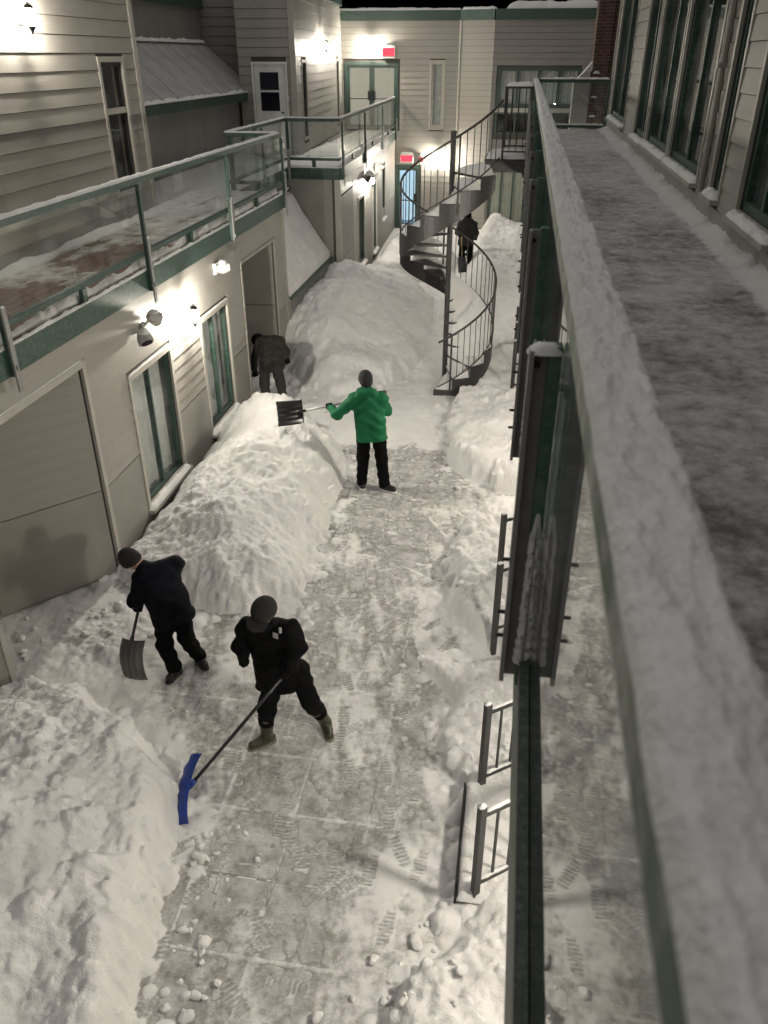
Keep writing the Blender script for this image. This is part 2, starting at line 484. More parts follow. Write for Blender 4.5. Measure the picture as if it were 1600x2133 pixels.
def core(wf, s0, s1, z0, z1, holes, mat, parent, thick=.16, name='wall_core'):
    ss = sorted({s0, s1, *[max(s0, min(s1, v)) for q in holes for v in q[:2]]})
    zs = sorted({z0, z1, *[max(z0, min(z1, v)) for q in holes for v in q[2:4]]})
    mb = MB()
    for a, b in zip(ss[:-1], ss[1:]):
        run = None
        for c, d in list(zip(zs[:-1], zs[1:])) + [(None, None)]:
            solid = c is not None and not any(q[0] < (a + b) / 2 < q[1] and q[2] < (c + d) / 2 < q[3] for q in holes)
            if solid:
                run = (run[0], d) if run else (c, d)
            elif run:
                wf.box(mb, a, b, -thick, 0, *run); run = None
    return build(name, mb, mat, parent)

def strip(mb, wf, s0, s1, z0, z1, w, o0, o1):     # a rectangular frame
    wf.box(mb, s0, s0 + w, o0, o1, z0, z1); wf.box(mb, s1 - w, s1, o0, o1, z0, z1)
    wf.box(mb, s0 + w, s1 - w, o0, o1, z1 - w, z1); wf.box(mb, s0 + w, s1 - w, o0, o1, z0, z0 + w)

def window(wf, s0, s1, z0, z1, parent, frame='green', trim='trim', mull=1, depth=.10, curtain='curtain', sill=True, snow=True, fw=.055, glass='wglass', room='dark', roomd=.5):
    mb = MB(); strip(mb, wf, s0, s1, z0, z1, fw, -depth, -.02)
    for k in range(mull):
        x = s0 + (s1 - s0) * (k + 1) / (mull + 1); wf.box(mb, x - fw * .45, x + fw * .45, -depth + .005, -.025, z0 + fw, z1 - fw)
    w = build('window', mb, M[frame], parent)
    if trim:
        mb = MB(); strip(mb, wf, s0 - .07, s1 + .07, z0 - .07, z1 + .07, .07, .0, .034); build('casing', mb, M[trim], w)
    for k in range(mull + 1):
        a = s0 + fw + (s1 - s0 - 2 * fw) * k / (mull + 1); b = s0 + fw + (s1 - s0 - 2 * fw) * (k + 1) / (mull + 1)
        mb = MB(); wf.box(mb, a, b, -depth * .62, -depth * .62 + .006, z0 + fw, z1 - fw); build('pane', mb, M[glass], w)
    if curtain:
        nx = max(12, int((s1 - s0) / .025)); vs = []; fs = []
        for i in range(nx + 1):
            s = s0 + .02 + (s1 - s0 - .04) * i / nx
            o = -depth - .07 + .012 * math.sin(i * 1.25) + .010 * math.sin(i * .37 + s0)
            vs += [wf.p(s, o, z0 + .01), wf.p(s, o, z1 - .01)]
            if i: fs.append((2 * i - 2, 2 * i, 2 * i + 1, 2 * i - 1))
        mesh_obj('curtain', vs, fs, M[curtain], w, smooth=True)
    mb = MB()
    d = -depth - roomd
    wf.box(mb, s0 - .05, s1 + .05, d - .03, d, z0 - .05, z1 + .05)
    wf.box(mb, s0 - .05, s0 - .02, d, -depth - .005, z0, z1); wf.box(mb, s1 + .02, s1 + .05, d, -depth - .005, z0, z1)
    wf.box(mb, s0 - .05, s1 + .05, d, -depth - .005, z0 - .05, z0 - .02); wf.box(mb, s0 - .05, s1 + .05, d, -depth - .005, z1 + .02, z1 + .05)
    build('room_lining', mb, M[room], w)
    if sill:
        mb = MB(); wf.box(mb, s0 - .09, s1 + .09, -.02, .11, z0 - .10, z0 - .055); build('sill', mb, M[trim or 'trim'], w)
    if snow:
        snow_strip(wf.p(s0 - .07, .045, z0 - .055), wf.p(s1 + .07, .045, z0 - .055), .12, .055, w, step=.04, name='sill_snow')
        snow_strip(wf.p(s0 - .06, .018, z1 + .07), wf.p(s1 + .06, .018, z1 + .07), .035, .018, w, step=.05, name='head_snow')
    return w

_ss = [0]
def snow_strip(a, b, width, thick, parent, step=.05, name='snow_cap', mat='snow_fine', rough=.35, side=None, lump=.5):
    """snow lying along a rail or ledge from a to b; a and b on the ledge's top centre line"""
    a, b = Vector(a), Vector(b); t = (b - a); L = t.length; t = t / L
    s = Vector((-t.y, t.x, 0)).normalized()
    n = max(3, int(L / step)); _ss[0] += 1; sd = _ss[0] * 13
    u = np.linspace(0, L, n + 1); prof = np.linspace(-1, 1, 9)
    U, Pf = np.meshgrid(u, prof, indexing='ij')
    nz = fbm(U / (width * 1.6) + sd, Pf * .7 + sd, sd, 4)
    nz2 = fbm(U / (width * .35) + sd, Pf * 2 + sd, sd + 5, 3)
    hgt = thick * np.clip(1 + lump * nz + .3 * nz2, .25, 2.2) * np.power(np.clip(1 - Pf ** 2, 0, 1), .42)
    endf = np.clip(np.minimum(U, L - U) / (thick * 1.2), 0, 1) ** .6
    hgt = hgt * endf
    wv = (width / 2) * (1 + rough * .5 * fbm(U / (width * .8) + 3 + sd, Pf * 0 + sd, sd + 9, 4)) * (.55 + .45 * endf)
    pos = np.array(a)[None, None] + U[..., None] * np.array(t) + (Pf * wv)[..., None] * np.array(s) + (hgt - .003)[..., None] * np.array([0, 0, 1.])
    idx = np.arange((n + 1) * 9).reshape(n + 1, 9)
    q = np.stack([idx[:-1, :-1], idx[1:, :-1], idx[1:, 1:], idx[:-1, 1:]], -1).reshape(-1, 4)
    return mesh_obj(name, pos.reshape(-1, 3), q, M[mat], parent, smooth=True)

def grid_mesh(name, X, Y, Z, mask, mat, parent=None, smooth=True):
    """heightfield object from 2-D arrays, only the quads where mask (n-1, m-1) is true"""
    n, m = X.shape
    idx = np.arange(n * m).reshape(n, m)
    q = np.stack([idx[:-1, :-1], idx[1:, :-1], idx[1:, 1:], idx[:-1, 1:]], -1)[mask]
    used = np.unique(q); remap = np.full(n * m, -1, dtype=np.int64); remap[used] = np.arange(len(used))
    q = remap[q]
    v = np.stack([X.ravel()[used], Y.ravel()[used], Z.ravel()[used]], -1)
    lo, hi = v.min(0), v.max(0); org = np.array([(lo[0] + hi[0]) / 2, (lo[1] + hi[1]) / 2, 0.0])
    v = v - org
    me = bpy.data.meshes.new(name)
    me.vertices.add(len(v)); me.vertices.foreach_set('co', v.astype(np.float32).ravel())
    me.loops.add(q.size); me.loops.foreach_set('vertex_index', q.astype(np.int32).ravel())
    me.polygons.add(len(q)); me.polygons.foreach_set('loop_start', np.arange(0, q.size, 4, dtype=np.int32))
    me.polygons.foreach_set('use_smooth', np.full(len(q), smooth))
    me.update(calc_edges=True); me.validate()
    me.materials.append(mat)
    o = bpy.data.objects.new(name, me); o.location = org
    return link(o, parent)

# ================================================================== the ground, its paving and the snow
mb = MB(); mb.box((-14, -6, -.4), (9, 45, -.007))
ground = tag(build('courtyard_ground', mb, M['ice_joint']), kind='structure')

PS = .62
slab_me = []
for k in range(3):
    bm = bmesh.new(); bmesh.ops.create_cube(bm, size=1)
    for v in bm.verts:
        v.co.x *= PS - .017; v.co.y *= PS - .017; v.co.z = -.03 if v.co.z < 0 else 0
    bmesh.ops.bevel(bm, geom=[e for e in bm.edges if all(v.co.z > -.01 for v in e.verts)], offset=.004, segments=1, affect='EDGES')
    me = bpy.data.meshes.new('paving_slab'); bm.to_mesh(me); bm.free(); me.materials.append(M['slab']); slab_me.append(me)
PX0, PY0 = -4.55, 1.9
for i in range(10):
    for j in range(19):
        o = bpy.data.objects.new('paving_slab', slab_me[(i * 7 + j * 3) % 3])
        o.location = (PX0 + (i + .5) * PS, PY0 + (j + .5) * PS, random.uniform(-.0012, .0012))
        o.rotation_euler = (random.uniform(-.004, .004), random.uniform(-.004, .004), random.uniform(-.002, .002))
        link(o, ground)

def poly_sd(x, y, poly):
    d = np.full(x.shape, 1e9); ins = np.zeros(x.shape, bool); n = len(poly)
    for i in range(n):
        ax, ay = poly[i]; bx, by = poly[(i + 1) % n]
        ex, ey = bx - ax, by - ay
        t = np.clip(((x - ax) * ex + (y - ay) * ey) / (ex * ex + ey * ey + 1e-12), 0, 1)
        d = np.minimum(d, np.hypot(x - ax - t * ex, y - ay - t * ey))
        c = ((ay > y) != (by > y)) & (x < (bx - ax) * (y - ay) / (by - ay + 1e-12) + ax)
        ins ^= c
    return np.where(ins, d, -d)

def idw(x, y, cps, p=2.4):
    w = 0; s = 0
    for (cx, cyy, h) in cps:
        k = 1 / (np.hypot(x - cx, y - cyy) + .12) ** p
        w = w + k; s = s + k * h
    return s / w

ys = [1.2]
while ys[-1] < 30.3:
    ys.append(ys[-1] + .016 * max(1.0, ys[-1] / 6.0))
ys = np.array(ys); xs = np.arange(-5.5, 1.85, .018)
GX, GY = np.meshgrid(xs, ys, indexing='ij')
n_big = fbm(GX * .9, GY * .9, 1, 4); n_mid = fbm(GX * 3.1, GY * 3.1, 2, 5, .55); n_fine = fbm(GX * 13, GY * 13, 3, 4, .6)
n_edge = fbm(GX * 1.7, GY * 1.7, 4, 3, .5)
n_clod = fbm(GX * 6.3, GY * 6.3, 7, 4, .62)
n_str = fbm(GX * 9 + GY * 2.5, GY * 1.6 - GX * .6, 5, 4, .55)

banks = [
 # key, footprint, control heights, steepness, label, roughness
 ('near', [(-4.6, 5.3), (-3.75, 5.25), (-3.2, 5.0), (-2.7, 4.78), (-2.42, 4.42), (-2.36, 4.1), (-2.26, 3.55), (-2.1, 2.6), (-1.95, 1.0), (-4.7, 1.0)],
  [(-3.2, 4.75, .70), (-2.65, 4.4, .62), (-2.5, 3.6, .5), (-3.5, 3.5, .95), (-4.3, 3.0, 1.2), (-3.5, 2.2, .9), (-2.5, 2.3, .42), (-4.3, 5.0, .38), (-3.8, 4.9, .5), (-3.9, 4.2, .85)], 3.2,
  'wide cut snow bank heaped beside the blue shovel blade', 1.0),
 ('mid', [(-4.5, 7.45), (-4.05, 7.25), (-3.3, 6.95), (-2.7, 7.0), (-2.2, 7.45), (-2.2, 9.0), (-2.22, 10.4), (-2.55, 11.3), (-2.95, 12.0), (-3.6, 12.3), (-4.5, 12.35)],
  [(-3.4, 11.5, 1.08), (-2.8, 10.6, .86), (-4.3, 8.6, .48), (-4.35, 11.4, .66), (-3.4, 9.6, .98), (-3.3, 8.2, .80), (-2.5, 8.0, .42), (-2.5, 9.6, .55), (-3.5, 7.3, .42), (-4.25, 7.7, .3), (-4.2, 10.0, .62)], 2.6,
  'long rounded snow bank under the ground floor windows behind the green jacket', 1.0),
 ('drift', [(-4.6, 14.95), (-4.15, 14.5), (-3.7, 13.9), (-3.0, 13.35), (-2.3, 13.6), (-1.75, 14.9), (-1.55, 17), (-1.9, 20), (-2.5, 21.8), (-4.1, 22.2), (-5.4, 19.5), (-5.4, 15)],
  [(-4.3, 15.3, 1.22), (-4.4, 17.5, 1.5), (-4.4, 19.4, 1.55), (-3.7, 15.6, 1.12), (-3.3, 18, 1.0), (-2.6, 16.5, .6), (-2.2, 18.5, .42), (-3, 20.5, .65), (-2.3, 15.2, .42), (-3.1, 14.7, .62), (-2.9, 13.8, .30), (-2.3, 14.1, .22), (-1.9, 16.5, .28), (-4.9, 17, 1.5)], 2.0,
  'tall snow drift slid down below the snowy sloping roof', .9),
 ('hump', [(-4.1, 22.3), (-3.5, 21.7), (-2.5, 22), (-1.8, 23), (-1.5, 24.5), (-2.0, 26), (-3.6, 26.2), (-4.1, 25.6)],
  [(-3.5, 23.8, .66), (-4.05, 24, .62), (-2.6, 24, .45), (-3.2, 25.5, .55)], 1.8,
  'smooth snow mound in front of the far blue lit doorway', .5),
 ('doorheap', [(-4.1, 26.6), (-3.2, 26.4), (-2.6, 27.4), (-2.7, 29), (-3.6, 29.2), (-4.1, 28.2)],
  [(-3.8, 27.2, .5), (-3.2, 28, .35)], 1.8, 'small snow heap against the wall near the far blue lit doorway', .5),
 ('right_far', [(-.75, 13.95), (-.95, 15.0), (-.9, 16.2), (-1.0, 18), (-1.3, 21), (-1.6, 24.6), (-1.4, 29.6), (2.2, 29.8), (2.2, 13.6), (.2, 13.5)],
  [(-.1, 14.4, .38), (-.75, 15.3, .3), (0, 16, .55), (.1, 19, .75), (-.3, 22, .85), (-.9, 25, .7), (.3, 26, 1.0), (-.9, 28.5, .95), (.3, 29.3, .3), (1.5, 20, .8)], 1.6,
  'deep snow slope between the spiral staircase and the far patio doors', .8),
 ('right_mid', [(-.72, 11.2), (-.78, 12.0), (-.95, 12.9), (-.9, 13.9), (.3, 14), (1.4, 13.5), (1.4, 10.2), (.0, 10.35), (-.3, 10.55)],
  [(-.5, 11.6, .3), (-.1, 11.2, .42), (.3, 12, .5), (-.4, 13, .3), (.3, 13.5, .42), (1, 12, .3)], 2.8,
  'waist low snow bank with a broken edge next to the far fence panel', 1.0),
 ('right_near', [(-.42, 7.4), (-.48, 8.2), (-.42, 9.0), (-.2, 9.7), (.4, 9.9), (1.2, 9.5), (1.2, 6.7), (.2, 6.6), (-.18, 6.9)],
  [(-.2, 8.6, .36), (.1, 9.3, .38), (.2, 7.6, .42), (-.1, 7.2, .3), (.9, 8, .3)], 3.0,
  'low rounded snow bank beside the dark post and rail fence', .9),
 ('right_low', [(-.55, 6.35), (-.28, 5.9), (-.42, 5.4), (-.12, 4.9), (-.05, 4.0), (-.12, 3.5), (-.35, 3.15), (-.5, 2.4), (-.45, 1.0), (1.3, 1.0), (1.3, 6.7), (.1, 6.6)],
  [(-.1, 6.1, .16), (.3, 6.2, .24), (0, 5.4, .12), (.15, 4.8, .2), (.15, 3.7, .2), (0, 3.0, .2), (-.1, 2.2, .26), (.4, 2.5, .3), (.9, 4, .1)], 2.2,
  'shallow snow ridge along the short dark fence panels under the walkway', .9),
]
HT = np.full(GX.shape, -1.0); RID = np.full(GX.shape, -1)
for k, (key, poly, cps, steep, label, rg) in enumerate(banks):
    far = .5 + .5 * np.clip((14 - GY) / 6, 0, 1)
    d = poly_sd(GX, GY, poly) + rg * (.15 * n_edge + .004 * n_fine)
    Hc = np.maximum(idw(GX, GY, cps) * (1 + .10 * n_big), .03) + rg * (.055 * n_mid)
    Hc = np.maximum(Hc, .02)
    dd = np.maximum(d, 0) * (1 + .10 * n_mid); ks = .07 + .05 * rg
    rnd = key in ('mid', 'drift')
    hb = np.where(d > 0, Hc * (1 - np.exp(-steep * dd / Hc)) if rnd else np.maximum(-ks * np.log(np.exp(-Hc / ks) + np.exp(-steep * dd / ks)), .004), -1)
    hb = np.where(d > 0, hb + rg * far * (.026 * n_fine + .03 * n_mid + (.040 * n_clod + .02 * fbm(GX * 24, GY * 24, 8, 3, .6)) + .018 * (.35 - np.abs(n_clod)) + .018 * (.3 - np.abs(n_fine))) * np.clip(hb / .10, 0, 1), -1)
    # wind and shovel streaks running down the slopes
    hb = np.where(d > 0, hb + .012 * rg * n_str * np.clip(hb / .3, 0, 1), -1)
    RID = np.where(hb > np.maximum(HT, .05), k, RID)
    HT = np.maximum(HT, hb)
# thin trampled snow over the shovelled paving, deeper beyond the cleared part
clear = np.clip((13.0 - GY) / 1.5, 0, 1)
side = np.clip((np.abs(GX + 1.35) - .75) / .6, 0, 1)
thin = .0022 + .0125 * fbm(GX * 1.7, GY * 1.3, 21, 5, .6) + .0045 * n_fine + .0075 * n_str + .007 * side
base_far = .10 + .07 * n_big + .035 * n_mid + .012 * n_fine + .05 * np.clip((GY - 14) / 8, 0, 1)
alc = np.clip(1 - np.hypot((GX + 4.1) / .95, (GY - 13.55) / .85), 0, 1)
base_far = base_far * (1 - .8 * np.clip(alc * 3, 0, 1))
bayrough = np.clip(1 - np.hypot((GX + 4.0) / 1.0, (GY - 6.3) / .9), 0, 1)
thin = thin + bayrough * (.07 + .09 * n_mid + .04 * n_fine)
thin = thin * clear + base_far * (1 - clear)
HT = np.maximum(HT, thin)
RID = np.where(HT - thin < .012, -1, RID)

jx = np.abs((GX - PX0 + PS / 2) % PS - PS / 2); jy = np.abs((GY - PY0 + PS / 2) % PS - PS / 2)
jm = (np.minimum(jx, jy) < .0125 * np.maximum(1, GY / 9)) & (GY < 13) & (fbm(GX * 2.3, GY * 2.3, 25, 4, .6) > -.14 + .25 * n_fine)
HT = np.where(jm & (HT < .012), np.maximum(HT, .0065 + .004 * n_fine), HT)

def stamp(cx, cyy, r, fn):
    i0, i1 = np.searchsorted(xs, [cx - r, cx + r]); j0, j1 = np.searchsorted(ys, [cyy - r, cyy + r])
    if i1 - i0 < 2 or j1 - j0 < 2: return
    sl = (slice(i0, i1), slice(j0, j1))
    HT[sl] = fn(GX[sl] - cx, GY[sl] - cyy, HT[sl])

rl = random.Random(5)
# lumps broken off along the foot of the banks and over their faces
edge_pts = []
for k, (key, poly, *_r) in enumerate(banks):
    if key in ('hump', 'doorheap'): continue
    per = [(Vector(poly[i]), Vector(poly[(i + 1) % len(poly)])) for i in range(len(poly))]
    per = [e for e in per if -4.4 < (e[0].x + e[1].x) / 2 < .35]
    for a, b in per:
        for _ in range(int((b - a).length * (34 if a.y < 13 else 16))):
            p = a.lerp(b, rl.random()); edge_pts.append((p.x + rl.gauss(0, .12), p.y + rl.gauss(0, .14)))
for (cx, cyy) in edge_pts:
    r = min(.11, .016 + rl.expovariate(38)); fl = rl.uniform(.45, .85)
    stamp(cx, cyy, r, lambda X, Y, H, r=r, fl=fl: np.where(X * X + Y * Y < r * r, np.maximum(H, np.median(H) + fl * np.sqrt(np.maximum(r * r - X * X - Y * Y, 0)) - .25 * r), H))
for _ in range(2600):                                   # crumbs on the heaps
    cx, cyy = rl.uniform(-4.4, .3), rl.uniform(1.6, 13.5)
    r = min(.10, .014 + rl.expovariate(45)); fl = rl.uniform(.3, .7)
    i, j = np.searchsorted(xs, cx), np.searchsorted(ys, cyy)
    if RID[min(i, len(xs) - 1), min(j, len(ys) - 1)] < 0: continue
    stamp(cx, cyy, r, lambda X, Y, H, r=r, fl=fl: np.where(X * X + Y * Y < r * r, H + fl * np.sqrt(np.maximum(r * r - X * X - Y * Y, 0)) * .8, H))
# boot prints with ribbed soles
def boot(cx, cyy, ang):
    ca, sa = math.cos(ang), math.sin(ang)
    def fn(X, Y, H):
        u, w = X * ca + Y * sa, -X * sa + Y * ca
        wid = .047 + .008 * np.cos(u * 22)
        m = (np.abs(u) < .145) & (np.abs(w) < wid)
        rim = (np.abs(u) < .165) & (np.abs(w) < wid + .02) & ~m
        m &= H < .03; rim &= H < .03
        z = np.maximum(H, .002)
        return np.where(m, z * .5 + .0035 * np.sin(u * 2 * math.pi / .036), np.where(rim, H + .002, H))
    stamp(cx, cyy, .17, fn)
for _ in range(150):
    boot(rl.uniform(-2.3, -.35), rl.uniform(2.2, 12.8), rl.gauss(1.4, .6) + (math.pi if rl.random() < .5 else 0))
for _ in range(12):                                     # shovel scrapes: a straight scraped lane with a small ridge
    cx, cyy, ang, L = rl.uniform(-2.3, -.5), rl.uniform(2.6, 11), rl.gauss(2.6, .5), rl.uniform(.25, .6)
    ca, sa = math.cos(ang), math.sin(ang)
    def fn(X, Y, H, ca=ca, sa=sa, L=L):
        u, w = X * ca + Y * sa, -X * sa + Y * ca
        m = (np.abs(u) < L) & (np.abs(w) < .17) & (H < .04); r = (H < .04) & (np.abs(u) < L) & (np.abs(np.abs(w) - .185) < .016)
        return np.where(m, H - .003, np.where(r, H + .008 * np.clip(.4 + 1.6 * fbm(X * 9 + L * 50, Y * 9, 123, 3), 0, 1.3), H))
    stamp(cx, cyy, .75, fn)

cellx, celly = (GX[:-1, :-1] + GX[1:, 1:]) / 2, (GY[:-1, :-1] + GY[1:, 1:]) / 2
outside = (cellx > -4.42) | ((celly > 5.25) & (celly < 7.5) & (cellx > -5.4)) | ((celly > 12.98) & (celly < 14.9))
outside &= ~((celly > 19.5) & (cellx < -4.12)) | (celly < 19.5)
outside |= (celly > 15.0) & (celly < 19.6) & (cellx > -4.8)
rid = RID[:-1, :-1]
rid = np.where(rid == RID[1:, 1:], rid, np.minimum(rid, RID[1:, 1:]))
for k, (key, poly, cps, steep, label, rg) in enumerate(banks):
    m = (rid == k) & outside
    if m.sum():
        tag(grid_mesh('snow_bank', GX, GY, HT, m, M['snow']), label, 'snow bank')
tag(grid_mesh('snow_cover', GX, GY, HT, (rid < 0) & outside, M['snow_thin']), 'thin trampled snow over the shovelled courtyard paving', 'snow', kind='stuff')

def ht(x, y):
    i, j = min(len(xs) - 1, int(np.searchsorted(xs, x))), min(len(ys) - 1, int(np.searchsorted(ys, y)))
    return float(HT[i, j])

# loose lumps of snow on the cleared stones
lump_me = []
for k in range(5):
    bm = bmesh.new(); bmesh.ops.create_icosphere(bm, subdivisions=2, radius=1)
    for v in bm.verts:
        p = v.co.copy(); f = 1 + .32 * (math.sin(p.x * 3.1 + k * 2) * math.sin(p.y * 2.7 + k) + .6 * math.sin(p.z * 4.3 + k * 1.7 + p.x * 2))
        v.co = p * f; v.co.z *= .72; v.co.x *= 1.15
    if k > 1:
        rc = random.Random(40 + k); bm.free(); bm = bmesh.new()
        for _ in range(15):
            q = Vector((rc.gauss(0, 1), rc.gauss(0, 1), rc.gauss(0, 1))).normalized(); bm.verts.new((q.x * 1.2, q.y * .95, q.z * .7))
        bmesh.ops.convex_hull(bm, input=bm.verts)
        bmesh.ops.bevel(bm, geom=list(bm.edges), offset=.10, segments=1, affect='EDGES')
    me = bpy.data.meshes.new('snow_chunk'); bm.to_mesh(me); bm.free(); me.materials.append(M['snow'])
    me.polygons.foreach_set('use_smooth', [True] * len(me.polygons)); lump_me.append(me)
chunk_px = [(395, 1760, 3.4), (410, 1745, 2.6), (430, 1790, 3.6), (440, 1740, 2.6), (420, 1765, 4.4), (452, 1778, 2.4), (405, 1800, 3), (425, 1822, 2.6), (473, 1832, 2.4), (493, 1722, 2.6),
            (512, 1735, 1.8), (537, 1790, 2.4), (542, 1778, 1.4), (405, 1920, 3.0), (395, 1938, 2.2), (425, 1965, 4.6), (408, 1988, 2.2), (420, 1986, 2.6), (420, 2007, 3.4), (455, 2050, 3.8), (388, 2120, 4.4),
            (345, 2100, 3.6), (425, 2080, 2.6), (375, 1970, 2.0), (385, 1890, 1.8), (410, 1870, 1.6), (475, 1875, 1.8), (778, 2000, 4.2), (735, 2080, 2.6), (800, 2085, 3.6), (840, 2090, 3.4), (812, 2045, 1.8),
            (660, 2120, 4.2), (812, 1425, 2.2), (390, 1483, 2.2), (360, 1480, 1.8), (355, 1474, 1.4), (945, 1085, 3), (955, 1075, 2.2), (935, 1150, 1.8), (955, 1215, 3.0), (962, 1226, 2.4), (850, 1080, 1.6),
            (700, 1115, 2.0), (690, 1120, 1.6), (712, 1085, 1.4), (885, 1130, 1.4), (600, 1330, 2.2), (585, 1310, 2.6), (660, 1195, 2.2), (655, 1210, 2.8), (320, 1335, 4.5), (300, 1300, 5.5), (250, 1270, 6.5), (205, 1290, 5.0), (180, 1330, 4.2), (230, 1330, 3.8), (330, 1235, 4.2), (275, 1225, 4.8), (150, 1300, 3.6)]
for (cx0, cx1, cy0, cy1, n_) in ((200, 330, 1200, 1320, 14), (40, 240, 1270, 1400, 16), (640, 720, 1020, 1240, 12), (930, 990, 1050, 1260, 10), (360, 440, 1740, 2120, 14), (800, 960, 1900, 2120, 12), (880, 1000, 880, 1010, 10), (600, 760, 800, 900, 8)):
    for _ in range(n_): chunk_px.append((rl.uniform(cx0, cx1), rl.uniform(cy0, cy1), min(6.0, 1.3 + rl.expovariate(.75))))
for i, (px, py, r) in enumerate(chunk_px):
    p = at_z(px, py, 0.01); r = r / 100.0
    z = ht(p.x, p.y)
    if z > .12:
        p = at_z(px, py, z); z = ht(p.x, p.y)
    o = bpy.data.objects.new('snow_chunk', lump_me[i % 5])
    o.location = (p.x, p.y, z + r * .35)
    o.rotation_euler = (rl.uniform(-.4, .4), rl.uniform(-.4, .4), rl.uniform(0, 6.28))
    s = r * rl.uniform(.85, 1.15); o.scale = (s, s, s)
    link(o); tag(o, 'loose broken lump of snow lying on the trampled courtyard floor', 'snow lump', 'loose snow lumps on the courtyard floor')

# ================================================================== buildings
DK = 3.25                                  # left balcony floor
OURS = 4.0                                 # walkway floor

# ---- left wing, ground floor
t = thing('ground_floor_wall', (-4.46, 7, 0), 'long beige sided ground floor wall with two curtained windows and two recesses', 'wall')
wA = WF((-4.46, -1), (-4.46, 15.6), -1); sA = lambda y: y + 1
bay = (sA(5.3), sA(7.53), 0, 2.63); alcv = (sA(12.95), sA(14.93), 0, 2.52)
W1 = (sA(8.56), sA(9.75), .42, 2.10); W2 = (sA(10.96), sA(12.10), .42, 2.10)
core(wA, 0, wA.L, -.1, 3.0, [bay, alcv, W1, W2], M['shadowgap'], t)
grow = lambda q, g=.07: (q[0] - g, q[1] + g, q[2] - g, q[3] + g)
siding(wA, 0, wA.L, 1.175, 2.985, .152, [grow(bay), grow(alcv, .03), grow(W1), grow(W2)], M['siding'], t)
for (a, b) in ((0, bay[0] - .07), (bay[1] + .07, W1[0] - .07), (W1[1] + .07, W2[0] - .07), (W2[1] + .07, alcv[0] - .03), (alcv[1] + .03, wA.L)):
    mb = MB(); wA.box(mb, a + .002, b - .002, .001, .018, 0, 1.155); build('wall_panel', mb, M['panel'], t)
for (a, b) in ((W1[0] - .07, W1[1] + .07), (W2[0] - .07, W2[1] + .07)):
    mb = MB(); wA.box(mb, a + .002, b - .002, .001, .018, 0, .30); build('wall_panel', mb, M['panel'], t)
mb = MB(); wA.box(mb, bay[0] - .07, bay[1] + .07, .0, .04, 2.63, 2.70); wA.box(mb, bay[1], bay[1] + .07, 0, .036, 0, 2.63); wA.box(mb, bay[0] - .07, bay[0], 0, .036, 0, 2.63); build('recess_casing', mb, M['trim'], t)
mb = MB(); wA.box(mb, alcv[0] - .03, alcv[1] + .03, .0, .04, 2.52, 2.57); wA.box(mb, alcv[0] - .03, alcv[0], 0, .036, 0, 2.52); wA.box(mb, alcv[1], alcv[1] + .03, 0, .036, 0, 2.52); build('recess_casing', mb, M['siding'], t)
mb = MB(); wA.box(mb, wA.L - .07, wA.L + .02, .0, .045, 0, 3.0); build('corner_board', mb, M['siding'], t)
snow_strip(wA.p(bay[0], .02, 2.70), wA.p(bay[1] + .05, .02, 2.70), .03, .014, t, name='ledge_snow')
window(wA, *W1, t, fw=.042); window(wA, *W2, t, fw=.042)

t = thing('recess_wall', (-4.9, 6.5, 0), 'splayed smooth grey beige side wall inside the nearer ground floor recess', 'wall')
wS = WF((-5.37, 6.48), (-4.46, 7.53), -1)
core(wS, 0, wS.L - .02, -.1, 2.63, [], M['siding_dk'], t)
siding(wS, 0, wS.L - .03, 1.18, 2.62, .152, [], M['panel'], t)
mb = MB(); wS.box(mb, .002, wS.L - .03, .001, .018, .05, 1.16); build('wall_panel', mb, M['panel'], t)
mb = MB(); mb.box((-5.53, 5.1, -.1), (-5.37, 6.5, 2.63)); build('back_wall', mb, M['panel'], t)
mb = MB(); mb.box((-5.53, 5.12, -.1), (-4.63, 5.28, 2.63)); build('side_wall', mb, M['panel'], t)
mb = MB(); mb.box((-5.6, 5.1, 2.64), (-4.63, 7.7, 2.72)); build('ceiling_panel', mb, M['soffit'], t)

t = thing('alcove_wall', (-5.0, 14.5, 0), 'plain grey alcove walls with one horizontal seam behind the stooping person', 'wall')
wE = WF((-5.6, 14.93), (-4.47, 14.93), -1)
for (z0, z1) in ((0, 1.30), (1.315, 2.50)):
    mb = MB(); wE.box(mb, 0, wE.L - .02, -.1, .012, z0, z1); build('wall_panel', mb, M['panel'], t)
mb = MB(); mb.box((-5.75, 12.8, -.1), (-5.6, 14.95, 2.53)); build('back_wall', mb, M['panel'], t)
mb = MB(); mb.box((-5.6, 12.8, -.1), (-4.63, 12.94, 2.53)); build('side_wall', mb, M['panel'], t)
mb = MB(); mb.box((-5.75, 12.8, 2.535), (-4.63, 15.05, 2.62)); build('ceiling_panel', mb, M['soffit'], t)

# ---- balcony floors
def floor_snow(name, x0, x1, y0, y1, z, step, parent, fn, mat='snow_fine', ystep=None):
    X, Y = np.meshgrid(np.arange(x0, x1 + 1e-6, step), np.arange(y0, y1 + 1e-6, ystep or step), indexing='ij')
    H = fn(X, Y)
    H[0] = H[-1] = -.035; H[:, 0] = H[:, -1] = -.035
    return tag(grid_mesh(name, X, Y, z + H, np.ones((X.shape[0] - 1, X.shape[1] - 1), bool), M[mat], parent), kind='stuff')

